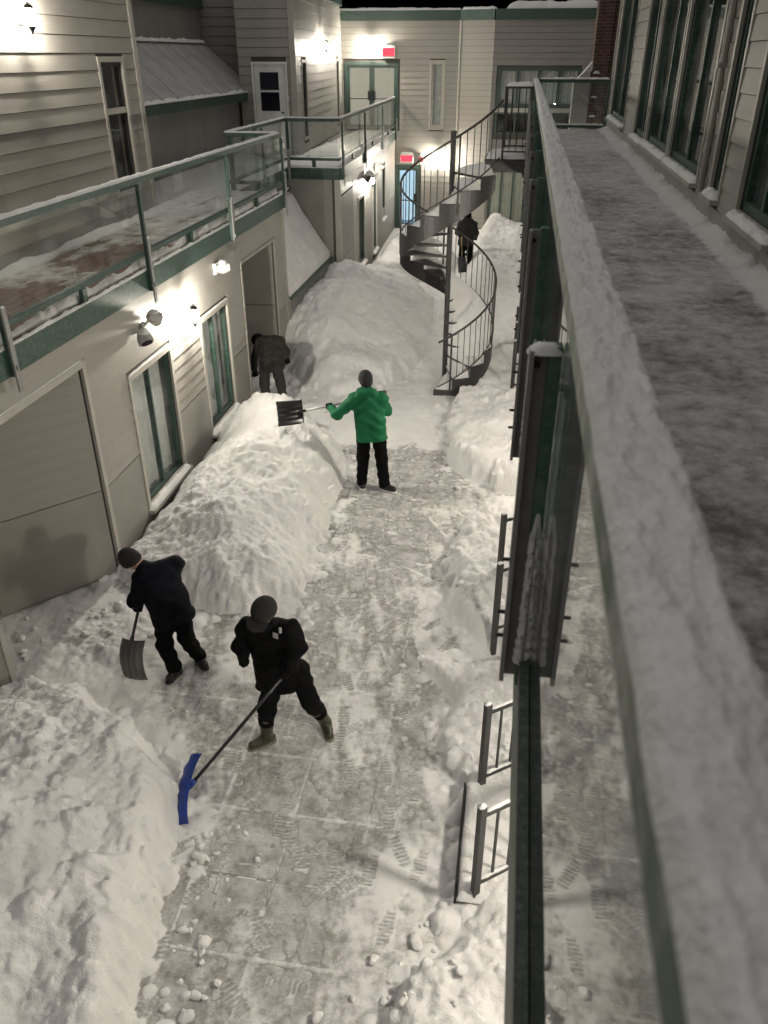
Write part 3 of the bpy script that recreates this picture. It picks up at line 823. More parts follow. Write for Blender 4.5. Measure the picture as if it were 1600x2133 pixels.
t = thing('balcony_deck', (-5.2, 8, 3.0), 'brown boarded balcony floor dusted with snow over the ground floor windows', 'balcony floor')
mb = MB(); mb.box((-6.0, -1, 3.0), (-4.47, 15.5, 3.215)); mb.box((-7.25, 13.4, 3.0), (-6.0, 22.0, 3.212)); mb.box((-6.0, 15.5, 3.0), (-5.42, 22.0, 3.213)); build('deck_slab', mb, M['soffit'], t)
bw = .139
for k in range(11):
    mb = MB(); x0 = -6.0 + k * bw; mb.box((x0 + .004, 0, 3.216), (x0 + bw - .004, 15.48, 3.25)); build('deck_board', mb, M['wood'], t)
floor_snow('floor_snow', -6.0, -4.425, 4.0, 15.45, DK, .03, t, lambda X, Y: -.006 + .05 * np.clip(1 - (-4.425 - X) / .10, 0, 1) + .030 * fbm(X * 1.6, Y * .9, 31, 5, .6) + .006 * fbm(X * 11, Y * 4, 32, 3)
           + .02 * np.clip((Y - 10.5) / 3, 0, 1) + .10 * np.clip(1 - (X + 6.0) / .22, 0, 1) * (.7 + .8 * fbm(Y * 1.3, Y * 0, 33, 4)) + .13 * np.clip(1 - (-4.47 - X) / .16, 0, 1) * np.clip(.75 + 1.3 * fbm(Y * 2.1, Y * 0 + 3, 34, 5, .6), 0, 2), mat='balcony_dust')
floor_snow('floor_snow', -7.24, -5.44, 13.42, 21.95, 3.216, .05, t, lambda X, Y: .045 + .03 * fbm(X * 1.6, Y * 1.2, 35, 5, .6) + .08 * np.clip(1 - (X + 7.24) / .3, 0, 1))

t = thing('balcony_deck', (-5, 25, 3.0), 'far balcony floor with drifted snow in front of the double doors', 'balcony floor')
mb = MB(); mb.add([(-5.40, 19.52, 3.0), (-4.17, 19.52, 3.0), (-4.47, 30.4, 3.0), (-6.25, 30.4, 3.0), (-5.74, 22.02, 3.0), (-5.40, 22.02, 3.0)] + [(-5.40, 19.52, 3.215), (-4.17, 19.52, 3.215), (-4.47, 30.4, 3.215), (-6.25, 30.4, 3.215), (-5.74, 22.02, 3.215), (-5.40, 22.02, 3.215)],
       [(5, 4, 3, 2, 1, 0), (6, 7, 8, 9, 10, 11)] + [(i, (i + 1) % 6, (i + 1) % 6 + 6, i + 6) for i in range(6)]); build('deck_slab', mb, M['soffit'], t)
floor_snow('floor_snow', -5.4, -4.2, 19.55, 22.0, 3.216, .05, t, lambda X, Y: .05 + .05 * fbm(X * 2, Y * 1.6, 36, 5, .6))
floor_snow('floor_snow', -5.75, -4.45, 22.0, 30.35, 3.216, .06, t, lambda X, Y: .05 + .05 * fbm(X * 2, Y * 1.6, 36, 5, .6))

# ---- railings with glass
def railing(root, pts, posts, zt, zb, zf0, zf1, matg='green', glass='glass', seams=True, plates=True, out=1, fascia=True, gap_blocks=True, seg_from=0):
    """pts: plan polyline; posts: list per segment of distances along it; out: +1 = outer side to the right of the direction"""
    for k, (p, q) in enumerate(zip(pts[:-1], pts[1:])):
        P, Q = Vector((*p, 0)), Vector((*q, 0)); d = (Q - P).normalized(); n = Vector((d.y, -d.x, 0)) * out; L = (Q - P).length
        Z = lambda z: Vector((0, 0, z))
        mb = MB(); mb.bar(P + Z(zt - .035) - d * .04, Q + Z(zt - .035) + d * .04, .085, .07); build('top_rail', mb, M[matg], root, bevel=.006)
        snow_strip(P + Z(zt) - d * .04, Q + Z(zt) + d * .04, .088, .028, root, step=.06, mat='rail_snow')
        mb = MB(); mb.bar(P + Z(zb + .03), Q + Z(zb + .03), .06, .06); build('bottom_rail', mb, M[matg], root, bevel=.004)
        if fascia:
            mb = MB(); mb.bar(P + Z((zf0 + zf1) / 2) + n * .03 - d * .0, Q + Z((zf0 + zf1) / 2) + n * .03 + d * .0, .045, zf1 - zf0); build('fascia', mb, M[matg], root)
            snow_strip(P + Z(zf1) + n * .03, Q + Z(zf1) + n * .03, .05, .022, root, step=.05, lump=1.1, name='ledge_snow')
        ps = posts[k]
        for s in ps:
            c = P + d * s
            mb = MB(); mb.bar(c + Z(zf0) + n * .075, c + Z(zt - .07) + n * .075, .05, .045, upv=n); build('post', mb, M[matg], root, bevel=.004)
            if plates:
                mb = MB()
                mb.bar(c + Z(zf0 - .14) + n * .11, c + Z(zf0 + .62) + n * .11, .062, .02, upv=n)
                mb.bar(c + Z(zf0 + .06) + n * .125, c + Z(zf0 + .10) + n * .125, .02, .02, upv=n)
                build('post_plate', mb, M['galv'], root)
                snow_strip(c + Z(zf0 + .62) + n * .11 - d * .03, c + Z(zf0 + .62) + n * .11 + d * .03, .03, .03, root, step=.02)
        ss = sorted(set([0.03] + list(ps) + [L - .03]))
        for a, b in zip(ss[:-1], ss[1:]):
            if b - a < .3: continue
            cut = [a, (a + b) / 2, b] if seams and b - a > 2.0 else [a, b]
            for u, w in zip(cut[:-1], cut[1:]):
                mb = MB(); mb.bar(P + d * (u + .004) + Z((zb + .05 + zt - .06) / 2), P + d * (w - .004) + Z((zb + .05 + zt - .06) / 2), .010, zt - zb - .11); build('glass_pane', mb, M[glass], root)
            if gap_blocks and fascia:
                for x in (a + (b - a) * .5,):
                    mb = MB(); mb.bar(P + d * (x - .04) + Z((zf1 + zb) / 2) + n * .02, P + d * (x + .04) + Z((zf1 + zb) / 2) + n * .02, .05, zb - zf1 + .004); build('rail_block', mb, M[matg], root)

t = thing('balcony_railing', (-4.42, 8, 3.0), 'green balcony railing with glass panels and snow capped rail above the curtained windows', 'railing')
railing(t, [(-4.42, 0), (-4.42, 15.52)], [[.5, 3.3, 6.25, 9.3, 12.4, 15.5]], 4.28, 3.40, 3.0, 3.25)
t = thing('balcony_railing', (-5.2, 17.5, 3.0), 'green stepped railing round the notch above the lower sloping snowy roof', 'railing')
railing(t, [(-4.48, 15.55), (-5.4, 15.55), (-5.4, 19.56)], [[.9], [.05, 2.0, 3.95]], 4.28, 3.40, 3.0, 3.25, plates=False, gap_blocks=False)
t = thing('balcony_railing', (-4.2, 25, 3.0), 'green glazed railing on the far balcony in front of the double doors', 'railing')
railing(t, [(-5.33, 19.56), (-4.13, 19.56), (-4.40, 30.0)], [[.03], [.02, 3.4, 6.9, 10.3]], 4.28, 3.40, 3.0, 3.25)

# ---- left wing, upper storey
t = thing('upper_wall', (-6.0, 7, DK), 'beige sided upper wall with a lit lantern and a tall narrow window behind the balcony', 'wall')
wU = WF((-6.0, -1), (-6.0, 13.4), -1)
nw = (12.15 + 1, 12.85 + 1, 3.70, 5.42)
core(wU, 0, wU.L, DK - .1, 7.4, [nw], M['shadowgap'], t)
siding(wU, 0, wU.L - .09, DK, 7.4, .205, [grow(nw)], M['siding'], t)
mb = MB(); wU.box(mb, wU.L - .09, wU.L + .03, 0, .04, DK, 7.4); build('corner_board', mb, M['trim'], t)
w = window(wU, *nw, t, frame='steel', mull=0, curtain=None, snow=False, sill=False)
mb = MB(); wU.box(mb, nw[0], nw[1], -.08, .01, 4.75, 4.83); build('cross_rail', mb, M['trim'], w)
mb = MB(); mb.box((-6.16, 13.24, DK), (-7.3, 13.38, 7.4)); build('end_wall', mb, M['siding_dk'], t)

t = thing('recessed_wall', (-7.25, 18, DK), 'weathered grey upper wall under the snowy metal mansard roof', 'wall')
wR = WF((-7.25, 13.4), (-7.25, 22.9), -1)
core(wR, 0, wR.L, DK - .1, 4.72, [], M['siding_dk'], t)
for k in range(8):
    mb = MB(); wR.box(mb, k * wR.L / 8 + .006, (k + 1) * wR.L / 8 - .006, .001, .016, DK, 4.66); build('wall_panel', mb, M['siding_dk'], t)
t = thing('mansard_roof', (-7.7, 18, 4.66), 'snow dusted standing seam mansard roof with a green eave', 'roof')
ez, tz, ex, tx = 4.68, 5.78, -7.02, -8.35
for k in range(11):
    y0, y1 = 13.3 + k * .87, 13.3 + (k + 1) * .87
    mb = MB(); mb.add([(ex, y0 + .02, ez), (ex, y1 - .02, ez), (tx, y1 - .02, tz), (tx, y0 + .02, tz), (ex, y0 + .02, ez + .03), (ex, y1 - .02, ez + .03), (tx, y1 - .02, tz + .03), (tx, y0 + .02, tz + .03)],
                      [(3, 2, 1, 0), (4, 5, 6, 7), (0, 1, 5, 4), (1, 2, 6, 5), (2, 3, 7, 6), (3, 0, 4, 7)]); build('roof_sheet', mb, M['roof_frost'] if 'roof_frost' in M else M['tin'], t)
mb = MB(); mb.add([(ex + .02, 13.3, ez - .03), (ex + .02, 22.88, ez - .03), (tx - .02, 22.88, tz - .01), (tx - .02, 13.3, tz - .01), (ex + .02, 13.3, ez - .10), (ex + .02, 22.88, ez - .10), (tx - .02, 22.88, tz - .08), (tx - .02, 13.3, tz - .08)],
                  [(0, 1, 2, 3), (7, 6, 5, 4), (4, 5, 1, 0), (5, 6, 2, 1), (6, 7, 3, 2), (7, 4, 0, 3)]); build('roof_deck', mb, M['black'], t)
mb = MB(); mb.box((ex - .02, 13.3, ez - .17), (ex + .05, 22.85, ez + .0)); build('eave_fascia', mb, M['green'], t)
snow_strip((ex + .0, 13.4, ez + .02), (ex + .0, 22.8, ez + .02), .16, .05, t, step=.06, lump=1.2, rough=.9)
snow_strip((tx + .06, 13.4, tz + .0), (tx + .06, 22.8, tz + .0), .12, .07, t, step=.06)
mb = MB(); mb.box((tx - .16, 13.3, tz - .1), (tx, 22.88, 6.52)); build('upper_wall_band', mb, M['siding_dk'], t)
mb = MB(); mb.box((tx - .2, 13.3, 6.52), (tx + .10, 22.86, 6.80)); build('roof_fascia', mb, M['green'], t)

t = thing('return_wall', (-7.8, 22.9, DK), 'dark shaded return wall at the end of the mansard roof', 'wall')
wN = WF((-9.6, 22.9), (-7.0, 22.9), -1)
core(wN, 0, wN.L, DK, 7.6, [], M['shadowgap'], t)
siding(wN, 0, wN.L, DK, 7.6, .205, [], M['siding_dk'], t)  # shade on this wall also put into its darker siding colour

t = thing('door_wall', (-6.4, 22, DK), 'sided wall with the white half glazed door on the upper balcony', 'wall')
wD = WF((-7.15, 22.0), (-5.72, 22.0), -1)
dh = (.38, 1.17, DK, 5.32)
core(wD, 0, wD.L, DK - .1, 7.3, [dh], M['shadowgap'], t)
siding(wD, 0, wD.L, DK, 7.3, .205, [grow(dh, .05)], M['siding'], t)
mb = MB(); strip(mb, wD, dh[0] - .05, dh[1] + .07, DK, dh[3] + .05, .05, 0, .05); door = build('door', mb, M['white'], t)
mb = MB(); wD.box(mb, dh[0], dh[1], -.06, -.015, DK, dh[3]); build('door_leaf', mb, M['white'], door)
for (a, b) in ((4.28, 4.70), (4.75, 5.14)):
    mb = MB(); wD.box(mb, dh[0] + .14, dh[1] - .17, -.014, -.008, a, b); build('pane', mb, M['darkpane'] if 'darkpane' in M else M['dark'], door)
mb = MB(); wD.box(mb, dh[1] - .12, dh[1] - .07, -.015, .03, 4.22, 4.26); build('door_handle', mb, M['steel'], door)

t = thing('lantern_wall', (-6.0, 26, DK), 'brightly lit lap sided wall between the white door and the double doors', 'wall')
wL = WF((-5.72, 22.0), (-6.30, 30.46), -1)
n1, n2 = (.9, 1.5, 3.60, 5.34), (7.2, 7.75, 3.60, 5.34)
core(wL, 0, wL.L, DK - .1, 6.9, [n1, n2], M['shadowgap'], t)
siding(wL, 0, wL.L - .02, DK, 6.9, .205, [grow(n1), grow(n2)], M['siding'], t)
for q in (n1, n2): window(wL, *q, t, frame='steel', mull=0, curtain='curtain', snow=False, sill=False)
mb = MB(); wL.box(mb, -.06, .0, -.10, .045, DK, 6.9); build('corner_board', mb, M['trim'], t)
mb = MB(); wL.box(mb, -.2, wL.L, -.3, .08, 6.9, 7.2); build('roof_fascia', mb, M['green'], t)
snow_strip(wL.p(-.1, .06, 6.905), wL.p(wL.L, .06, 6.905), .06, .03, t, name='ledge_snow')

# ---- block below the far balcony
t = thing('far_ground_wall', (-4.3, 25, 0), 'beige far ground floor wall with narrow windows below the glazed balcony', 'wall')
wB = WF((-4.15, 19.5), (-4.45, 30.46), -1); sB = lambda y: (y - 19.5) / wB.d.y
b1 = (sB(22.15), sB(23.2), .45, 2.15); b2 = (sB(24.95), sB(25.7), .3, 2.35); b3 = (sB(27.0), sB(27.7), .9, 2.38)
core(wB, 0, wB.L, -.1, 3.0, [b1, b2, b3], M['shadowgap'], t)
siding(wB, sB(21.35), wB.L - .02, 1.2, 2.99, .152, [grow(b1), grow(b2), grow(b3)], M['siding'], t)
siding(wB, .06, sB(21.35), 2.66, 2.99, .152, [], M['siding'], t)
mb = MB(); wB.box(mb, .12, sB(21.3), .001, .03, 1.2, 2.62); build('wall_panel', mb, M['siding_dk'], t)
mb = MB(); wB.box(mb, .12, sB(21.3), .001, .03, .0, 1.185); build('wall_panel', mb, M['siding_dk'], t)
for (a, b) in ((sB(21.36), b1[0] - .08), (b1[1] + .08, b2[0] - .08), (b2[1] + .08, wB.L - .02)):
    mb = MB(); wB.box(mb, a, b, .001, .018, 0, 1.185); build('wall_panel', mb, M['panel'], t)
for q in (b1, b2, b3): window(wB, *q, t, mull=1 if q is b1 else 0, curtain='curtain')
mb = MB(); wB.box(mb, -.02, .06, -.1, .04, 0, 3.0); build('corner_board', mb, M['trim'], t)
mb = MB(); mb.box((-5.45, 19.5, -.1), (-4.17, 19.66, 3.0)); build('end_wall', mb, M['panel'], t)

# ---- lower sloping roof with its snow
t = thing('lean_to_roof', (-4.9, 17.5, 0), 'low sloping lean-to roof buried in wind rippled snow', 'roof')
x0, x1, z0, z1 = -4.40, -5.38, 1.28, 2.74
mb = MB(); mb.add([(x0, 15.62, z0 - .06), (x0, 19.48, z0 - .06), (x1, 19.48, z1 - .06), (x1, 15.62, z1 - .06), (x0, 15.62, z0), (x0, 19.48, z0), (x1, 19.48, z1), (x1, 15.62, z1)],
                  [(3, 2, 1, 0), (4, 5, 6, 7), (0, 1, 5, 4), (1, 2, 6, 5), (2, 3, 7, 6), (3, 0, 4, 7)]); build('roof_deck', mb, M['tin'], t)
X, Y = np.meshgrid(np.linspace(0, 1, 60), np.linspace(15.64, 19.46, 120), indexing='ij')
H = .05 + .035 * fbm(X * 3.0, Y * 1.6, 41, 5, .6) + .012 * fbm(X * 2.5 + Y * .8, Y * 7, 42, 4) ; H = H * np.clip(np.minimum(X, 1 - X) * 14, .1, 1)
xx = x0 + (x1 - x0) * X + .82 * H; zz = z0 + (z1 - z0) * X + .56 * H
grid_mesh('roof_snow', xx, Y, zz, np.ones((59, 119), bool), M['snow'], t)
mb = MB(); mb.box((-4.44, 15.61, .70), (-4.385, 19.49, 1.25)); build('eave_wall', mb, M['panel'], t)
for k in range(26):
    y = 15.66 + k * .147
    mb = MB(); mb.box((-4.385, y, .98), (-4.36, y + .125, 1.24)); build('eave_slat', mb, M['tin'], t)
mb = MB(); mb.box((-4.39, 15.64, 1.235), (-4.33, 19.47, 1.275)); build('drip_edge', mb, M['green'], t)
mb = MB(); mb.box((-5.42, 15.56, 0), (-5.38, 19.5, 3.0)); build('back_wall', mb, M['siding_dk'], t)
mb = MB(); mb.bar((-5.32, 15.6, 2.80), (-5.32, 19.4, 2.80), .10, .05); build('ridge_flashing', mb, M['green'], t)
snow_strip((-5.32, 15.7, 2.825), (-5.32, 19.3, 2.825), .10, .03, t)
mb = MB(); mb.box((-5.4, 15.5, -.1), (-4.6, 15.6, 3.0)); build('gable_wall', mb, M['siding_dk'], t)

# ---- far end wall
t = thing('end_wall', (-4.3, 30.46, 0), 'far beige sided wall with glazed double doors above and a blue lit door below', 'wall')
wF = WF((-6.45, 30.46), (-2.28, 30.46), -1); sF = lambda x: x + 6.45
ud = (sF(-6.17), sF(-4.33), DK, 5.30); ld = (sF(-4.42), sF(-3.54), 0.0, 2.12); nf = (sF(-3.20), sF(-2.82), 3.38, 5.30)
core(wF, 0, wF.L, -.1, 6.5, [ud, ld, nf], M['shadowgap'], t)
siding(wF, .05, wF.L, .15, 6.5, .18, [grow(ud, .05), grow(ld, .05), grow(nf)], M['siding'], t)
mb = MB(); wF.box(mb, -.2, wF.L, -.3, .10, 6.5, 6.78); build('roof_fascia', mb, M['green'], t)
snow_strip(wF.p(0, -.05, 6.78), wF.p(wF.L, -.05, 6.78), .3, .07, t, step=.08, name='roof_snow')
M['corridor'] = emit('lit_cream_corridor', (1.0, .92, .74), .095)  # painted glow for the lamplit cream seen through the double doors
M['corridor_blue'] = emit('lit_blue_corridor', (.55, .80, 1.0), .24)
w = window(wF, *nf, t, frame='trim', mull=0, curtain='curtain', snow=False, sill=True)
def glazed_door(wf, q, leaves, room, parent, roomd=1.6, glass='wglass'):
    s0, s1, z0, z1 = q
    mb = MB(); strip(mb, wf, s0, s1, z0, z1, .07, -.12, .03); d = build('door', mb, M['green'], parent)
    w = (s1 - s0 - .14) / leaves
    for k in range(leaves):
        a = s0 + .07 + k * w
        mb = MB(); strip(mb, wf, a + .003, a + w - .003, z0 + .075, z1 - .075, .085, -.08, -.035); lf = build('door_leaf', mb, M['green'], d)
        mb = MB(); wf.box(mb, a + .085, a + w - .085, -.062, -.056, z0 + .16, z1 - .16); build('pane', mb, M[glass], d)
        mb = MB(); wf.box(mb, a + .06, a + w - .06, -.034, .02, z0 + .95, z0 + .98); build('push_bar', mb, M['steel'], d)
        h = a + (w - .13 if k == 0 and leaves == 2 else (.02 if leaves == 2 else w - .13))
        mb = MB(); wf.box(mb, h, h + .11, -.034, .04, z0 + .92, z0 + 1.2); build('door_lock', mb, M['black'], d)
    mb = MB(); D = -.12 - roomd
    wf.box(mb, s0 - .3, s1 + .3, D - .05, D, z0, z1 + .2); build('corridor_end', mb, M[room], d)  # panel glows in place of light behind the door
    mb = MB()
    wf.box(mb, s0 - .32, s0 - .3, D, -.17, z0, z1 + .2); wf.box(mb, s1 + .3, s1 + .32, D, -.17, z0, z1 + .2)
    wf.box(mb, s0 - .3, s1 + .3, D, -.17, z1 + .2, z1 + .22); wf.box(mb, s0 - .3, s1 + .3, D, -.17, z0 - .02, z0); build('corridor_lining', mb, M['room_blue' if 'blue' in room else 'room'], d)
    return d
glazed_door(wF, ud, 2, 'corridor', t)
glazed_door(wF, ld, 1, 'corridor_blue', t)

t = thing('pilaster_wall', (-1.7, 30.2, 0), 'pale angled sided pier behind the top of the spiral staircase', 'wall')
wP = WF((-2.28, 30.46), (-1.16, 29.95), -1)
core(wP, 0, wP.L, -.1, 6.5, [], M['shadowgap'], t); siding(wP, 0, wP.L, .15, 6.5, .18, [], M['siding'], t)
mb = MB(); wP.box(mb, 0, wP.L, -.3, .10, 6.5, 6.78); build('roof_fascia', mb, M['green'], t)
snow_strip(wP.p(0, -.05, 6.78), wP.p(wP.L, -.05, 6.78), .3, .08, t, step=.08, name='roof_snow')
mb = MB(); wP.box(mb, -.03, .03, 0, .05, 0, 6.5); build('corner_board', mb, M['trim'], t)

t = thing('far_right_wall', (.6, 29.95, 0), 'dim sided wall with a wide green window above and blinds behind patio doors below', 'wall')
wG = WF((-1.16, 29.95), (5.0, 29.95), -1); sG = lambda x: x + 1.16
g1 = (sG(-1.0), sG(1.65), 4.02, 5.16); g2 = (sG(-1.0), sG(1.65), 3.2, 3.86); g3 = (sG(-1.05), sG(.55), -.05, 2.4)
core(wG, 0, wG.L, -.1, 6.5, [g1, g2, g3], M['shadowgap'], t)
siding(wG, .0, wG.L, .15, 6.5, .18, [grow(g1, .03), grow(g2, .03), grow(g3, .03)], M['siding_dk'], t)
window(wG, *g1, t, mull=3, trim=None, sill=False, snow=False, curtain='curtain', fw=.09)
window(wG, *g2, t, mull=3, trim=None, sill=False, snow=False, curtain=None, fw=.06, roomd=1.5)
mb = MB(); wG.box(mb, g1[0] - .05, g1[1] + .05, 0, .14, 3.87, 4.0); build('ledge', mb, M['trim'], t)
window(wG, *g3, t, mull=3, trim=None, sill=False, snow=False, curtain='blind', fw=.07)
mb = MB(); wG.box(mb, 0, wG.L, -.3, .10, 6.5, 6.78); build('roof_fascia', mb, M['green'], t)
snow_strip(wG.p(0.3, -.2, 6.78), wG.p(wG.L, -.2, 6.78), .5, .2, t, step=.1, name='roof_snow', mat='snow')
mb = MB(); mb.box((-10, 30.8, 6.3), (6, 36, 6.6)); build('flat_roof', mb, M['soffit'], t)

# ---- chimney
t = thing('brick_chimney', (2.0, 24.2, 3), 'dark red brick chimney rising beyond the end of the walkway', 'chimney')
mb = MB(); mb.box((1.60, 24.0, 2.0), (2.6, 24.8, 9.0)); build('stack', mb, M['brick'], t)
mb = MB(); mb.box((1.80, 23.88, 2.0), (1.98, 24.0, 9.0)); build('pier', mb, M['brick'], t)
for z in (4.1, 4.55, 5.1):
    snow_strip((1.62, 23.98, z), (1.82, 23.98, z), .05, .05, t, step=.03)
t = thing('vent_housing', (1.4, 24, 3), 'grey sheet metal housing with peaked snow against the brick chimney', 'housing')
mb = MB(); mb.box((1.17, 23.9, 2.0), (1.59, 24.6, 4.93)); build('casing', mb, M['siding_dk'], t)
X, Y = np.meshgrid(np.linspace(1.15, 1.6, 20), np.linspace(23.88, 24.6, 20), indexing='ij')
grid_mesh('snow_cap', X, Y, 4.93 + .45 * ((X - 1.15) / .45) ** 1.3 * (.75 + .25 * np.cos((Y - 23.88) * 22)), np.ones((19, 19), bool), M['snow'], t)

# ---- right wing beside the walkway
t = thing('walkway_wall', (1.9, 8, OURS), 'beige sided wall with a row of tall green framed windows along the walkway', 'wall')
wW = WF((1.9, -1.5), (1.9, 21.1), 1); sW = lambda y: y + 1.5
yr = lambda x: at_x(x, 281, 1.9).y
wins = []
for (xa, xb, zb) in ((1268, 1299, 4.36), (1322, 1345, 4.34), (1350, 1397, 4.36), (1403, 1472, 4.36), (1506, 1526, 4.36)):
    wins.append((sW(yr(xb)) , sW(yr(xa)), zb, 6.75))
wins.append((sW(6.55), sW(7.75), 4.34, 6.75)); wins.append((sW(4.3), sW(5.5), 4.34, 6.75)); wins.append((sW(1.5), sW(2.7), 4.34, 6.75))
core(wW, 0, wW.L, OURS - .1, 7.4, wins, M['shadowgap'], t)
siding(wW, 0, wW.L, OURS + .22, 7.4, .205, [grow(q, .05) for q in wins], M['siding'], t)
mb = MB(); wW.box(mb, 0, wW.L, .0, .03, OURS, OURS + .215); build('skirting_board', mb, M['siding'], t)
for q in wins:
    window(wW, *q, t, mull=1 if q[1] - q[0] > 1.0 else 0, depth=.12, curtain=None, sill=True, snow=True, fw=.075, roomd=.8)
mb = MB(); wW.box(mb, wW.L - .06, wW.L + .04, -.1, .05, OURS, 7.4); build('corner_board', mb, M['trim'], t)

t = thing('walkway_deck', (1.0, 8, 3.7), 'snow crusted walkway floor between the snowy handrail and the window wall', 'walkway')
mb = MB(); mb.box((.145, -1.5, 3.78), (1.9, 21.2, 3.995)); build('deck_slab', mb, M['deckcoat'], t)
mb = MB(); mb.box((.105, -1.5, 3.70), (.142, 21.2, 3.985)); build('fascia', mb, M['green'], t)
dx = np.arange(.15, 1.895, .02); dy = [0.2]
while dy[-1] < 21.1: dy.append(dy[-1] + .02 * max(1, dy[-1] / 3.5))
X, Y = np.meshgrid(dx, np.array(dy), indexing='ij')
H = .0045 + .015 * fbm(X * 1.1, Y * 1.2, 51, 6, .66) + .004 * fbm(X * 5, Y * 6, 52, 5, .7) + .006 * fbm(X * 22, Y * 24, 53, 4, .7)
wd = .10 + .07 * fbm(Y * 1.1, Y * 0, 54, 5, .6)
H = H + .10 * np.clip(1 - (1.89 - X) / np.maximum(wd + .12, .05), 0, 1) ** 1.3 * (1 + .5 * fbm(X * 8, Y * 8, 55, 4)) + .006 * np.clip((Y - 6) / 6, 0, 1)
tag(grid_mesh('floor_snow', X, Y, OURS + H, np.ones((X.shape[0] - 1, X.shape[1] - 1), bool), M['deck_crust'], t), kind='stuff')

t = thing('under_walkway_wall', (1.9, 8, 0), 'plain ground floor wall beneath the walkway', 'wall')
wV = WF((1.9, -1.5), (1.9, 21.1), 1)
core(wV, 0, wV.L, -.1, 3.77, [], M['siding'], t)

# ---- the walkway railing, its glass and the snow on the handrail
t = thing('walkway_railing', (.16, 8, 3.7), 'long green handrail capped with thick frozen snow over glass panels along the walkway', 'railing')
GXP = .132
mb = MB(); mb.box((.128, -.6, 4.965), (.236, 21.15, 5.035)); build('top_rail', mb, M['green_rime'], t, bevel=.008)
ry = [-.5]
while ry[-1] < 21.1: ry.append(ry[-1] + .007 * max(1.0, ry[-1] / 1.2))
ry = np.array(ry); pf = np.linspace(-1, 1, 25)
Y, Pf = np.meshgrid(ry, pf, indexing='ij')
big = fbm(Y * 3.2, Pf * .8, 61, 4); mid = 1 - 2.6 * np.abs(fbm(Y * 11 + Pf * 1.2, Pf * 1.3 - Y * 4, 62, 3, .5)); fin = fbm(Y * 60, Pf * 6, 63, 3, .6)
Hh = .027 * (1 + .4 * big) * np.power(np.clip(1 - Pf ** 4, 0, 1), .5) + (.008 * mid + .004 * fin + .015 * np.clip(fbm(Y * 9 + Pf * 1.5, Pf * 2.2 - Y * 3, 64, 5, .65), -1, 1)) * np.power(np.clip(1 - Pf ** 6, 0, 1), .5)
Wd = .053 * (1 + .12 * fbm(Y * 7, Pf * 0, 65, 5, .65) * (Pf > 0) + .04 * fbm(Y * 9, Pf * 0 + 4, 66, 4) * (Pf <= 0))
grid_mesh('snow_cap', .181 + Pf * Wd, Y, 5.031 + np.maximum(Hh, 0), np.ones((Y.shape[0] - 1, Y.shape[1] - 1), bool), M['rail_snow'], t)
mb = MB(); mb.box((.100, -.6, 3.985), (GXP - .006, 21.1, 4.045)); build('bottom_rail', mb, M['galv_dark'], t)
mb = MB(); mb.box((GXP + .006, -.6, 3.998), (.160, 21.1, 4.045)); build('bottom_rail', mb, M['galv_dark'], t)
py = [1.81 + 1.45 * k for k in range(14)]
mb = MB(); mb.box((GXP - .004, -.6, 4.03), (GXP + .004, 1.80, 4.975)); build('glass_pane', mb, M['glass_clear'], t)
for k, y in enumerate(py):
    mb = MB(); mb.box((.094, y - .022, 3.93), (.126, y + .022, 4.93)); build('post', mb, M['green_post'], t, bevel=.003)
    if y > .8:
        mb = MB(); mb.box((.050, y + .004, 3.95), (.0935, y + .016, 4.92)); mb.box((.050, y - .03, 3.95), (.062, y + .004, 4.92)); build('post_plate', mb, M['galv'], t)
        mb = MB(); mb.tube([(.072, y + .002, 4.88), (.072, y - .008, 4.88)], .007, 8); build('bolt', mb, M['black'], t)
        for z in (4.35, 4.18, 4.1):
            mb = MB(); mb.tube([(.052, y - .012, z), (.030, y - .012, z)], .006, 6); build('bolt', mb, M['black'], t)
        if k < 1: snow_strip((.045, y - .005, 4.915), (.130, y - .005, 4.915), .06, .022, t, step=.008)
        if k < 3:
            n = 90; vs = []
            U, Pq = np.meshgrid(np.linspace(0, 1, n), np.linspace(-1, 1, 17), indexing='ij')
            wd = .026 * (.55 + .45 * U) * np.clip(.15 + U * 5, 0, 1) ** .7 * (1 + .28 * fbm(U * 30, Pq * 0, 70 + k, 4, .7))
            th = .028 * np.sqrt(np.clip(1 - Pq ** 2, 0, 1)) * np.clip(U * 8, .1, 1) * (1 + .8 * fbm(U * 34, Pq * 3, 71 + k, 4, .7)) * (1 - .55 * np.exp(-(Pq / .12) ** 2))
            grid_mesh('rime', .110 + Pq * wd, y - .022 - th, 4.5 - .47 * U, np.ones((n - 1, 16), bool), M['rail_snow'], t)
    y1 = py[k + 1] if k + 1 < len(py) else 21.1
    if y < 20.5:
        mb = MB(); mb.box((GXP - .004, y + .006, 4.03), (GXP + .004, min(y1, 21.1) - .006, 4.975)); build('glass_pane', mb, M['glass_clear'], t)
for k in range(3):
    y = 1.3 + .06 * k
for z, h in ((4.965, .07), (3.99 + .05, .055)):
    mb = MB(); mb.box((.24, 21.12, z), (1.86, 21.18, z + h)); build('end_rail', mb, M['green'], t)
    snow_strip((.26, 21.15, z + h), (1.84, 21.15, z + h), .06, .035, t)
mb = MB(); mb.box((1.80, 21.1, 4.0), (1.86, 21.16, 4.96)); build('post', mb, M['green'], t)
mb = MB(); mb.box((.26, 21.145, 4.1), (1.79, 21.153, 4.96)); build('glass_pane', mb, M['glass'], t)

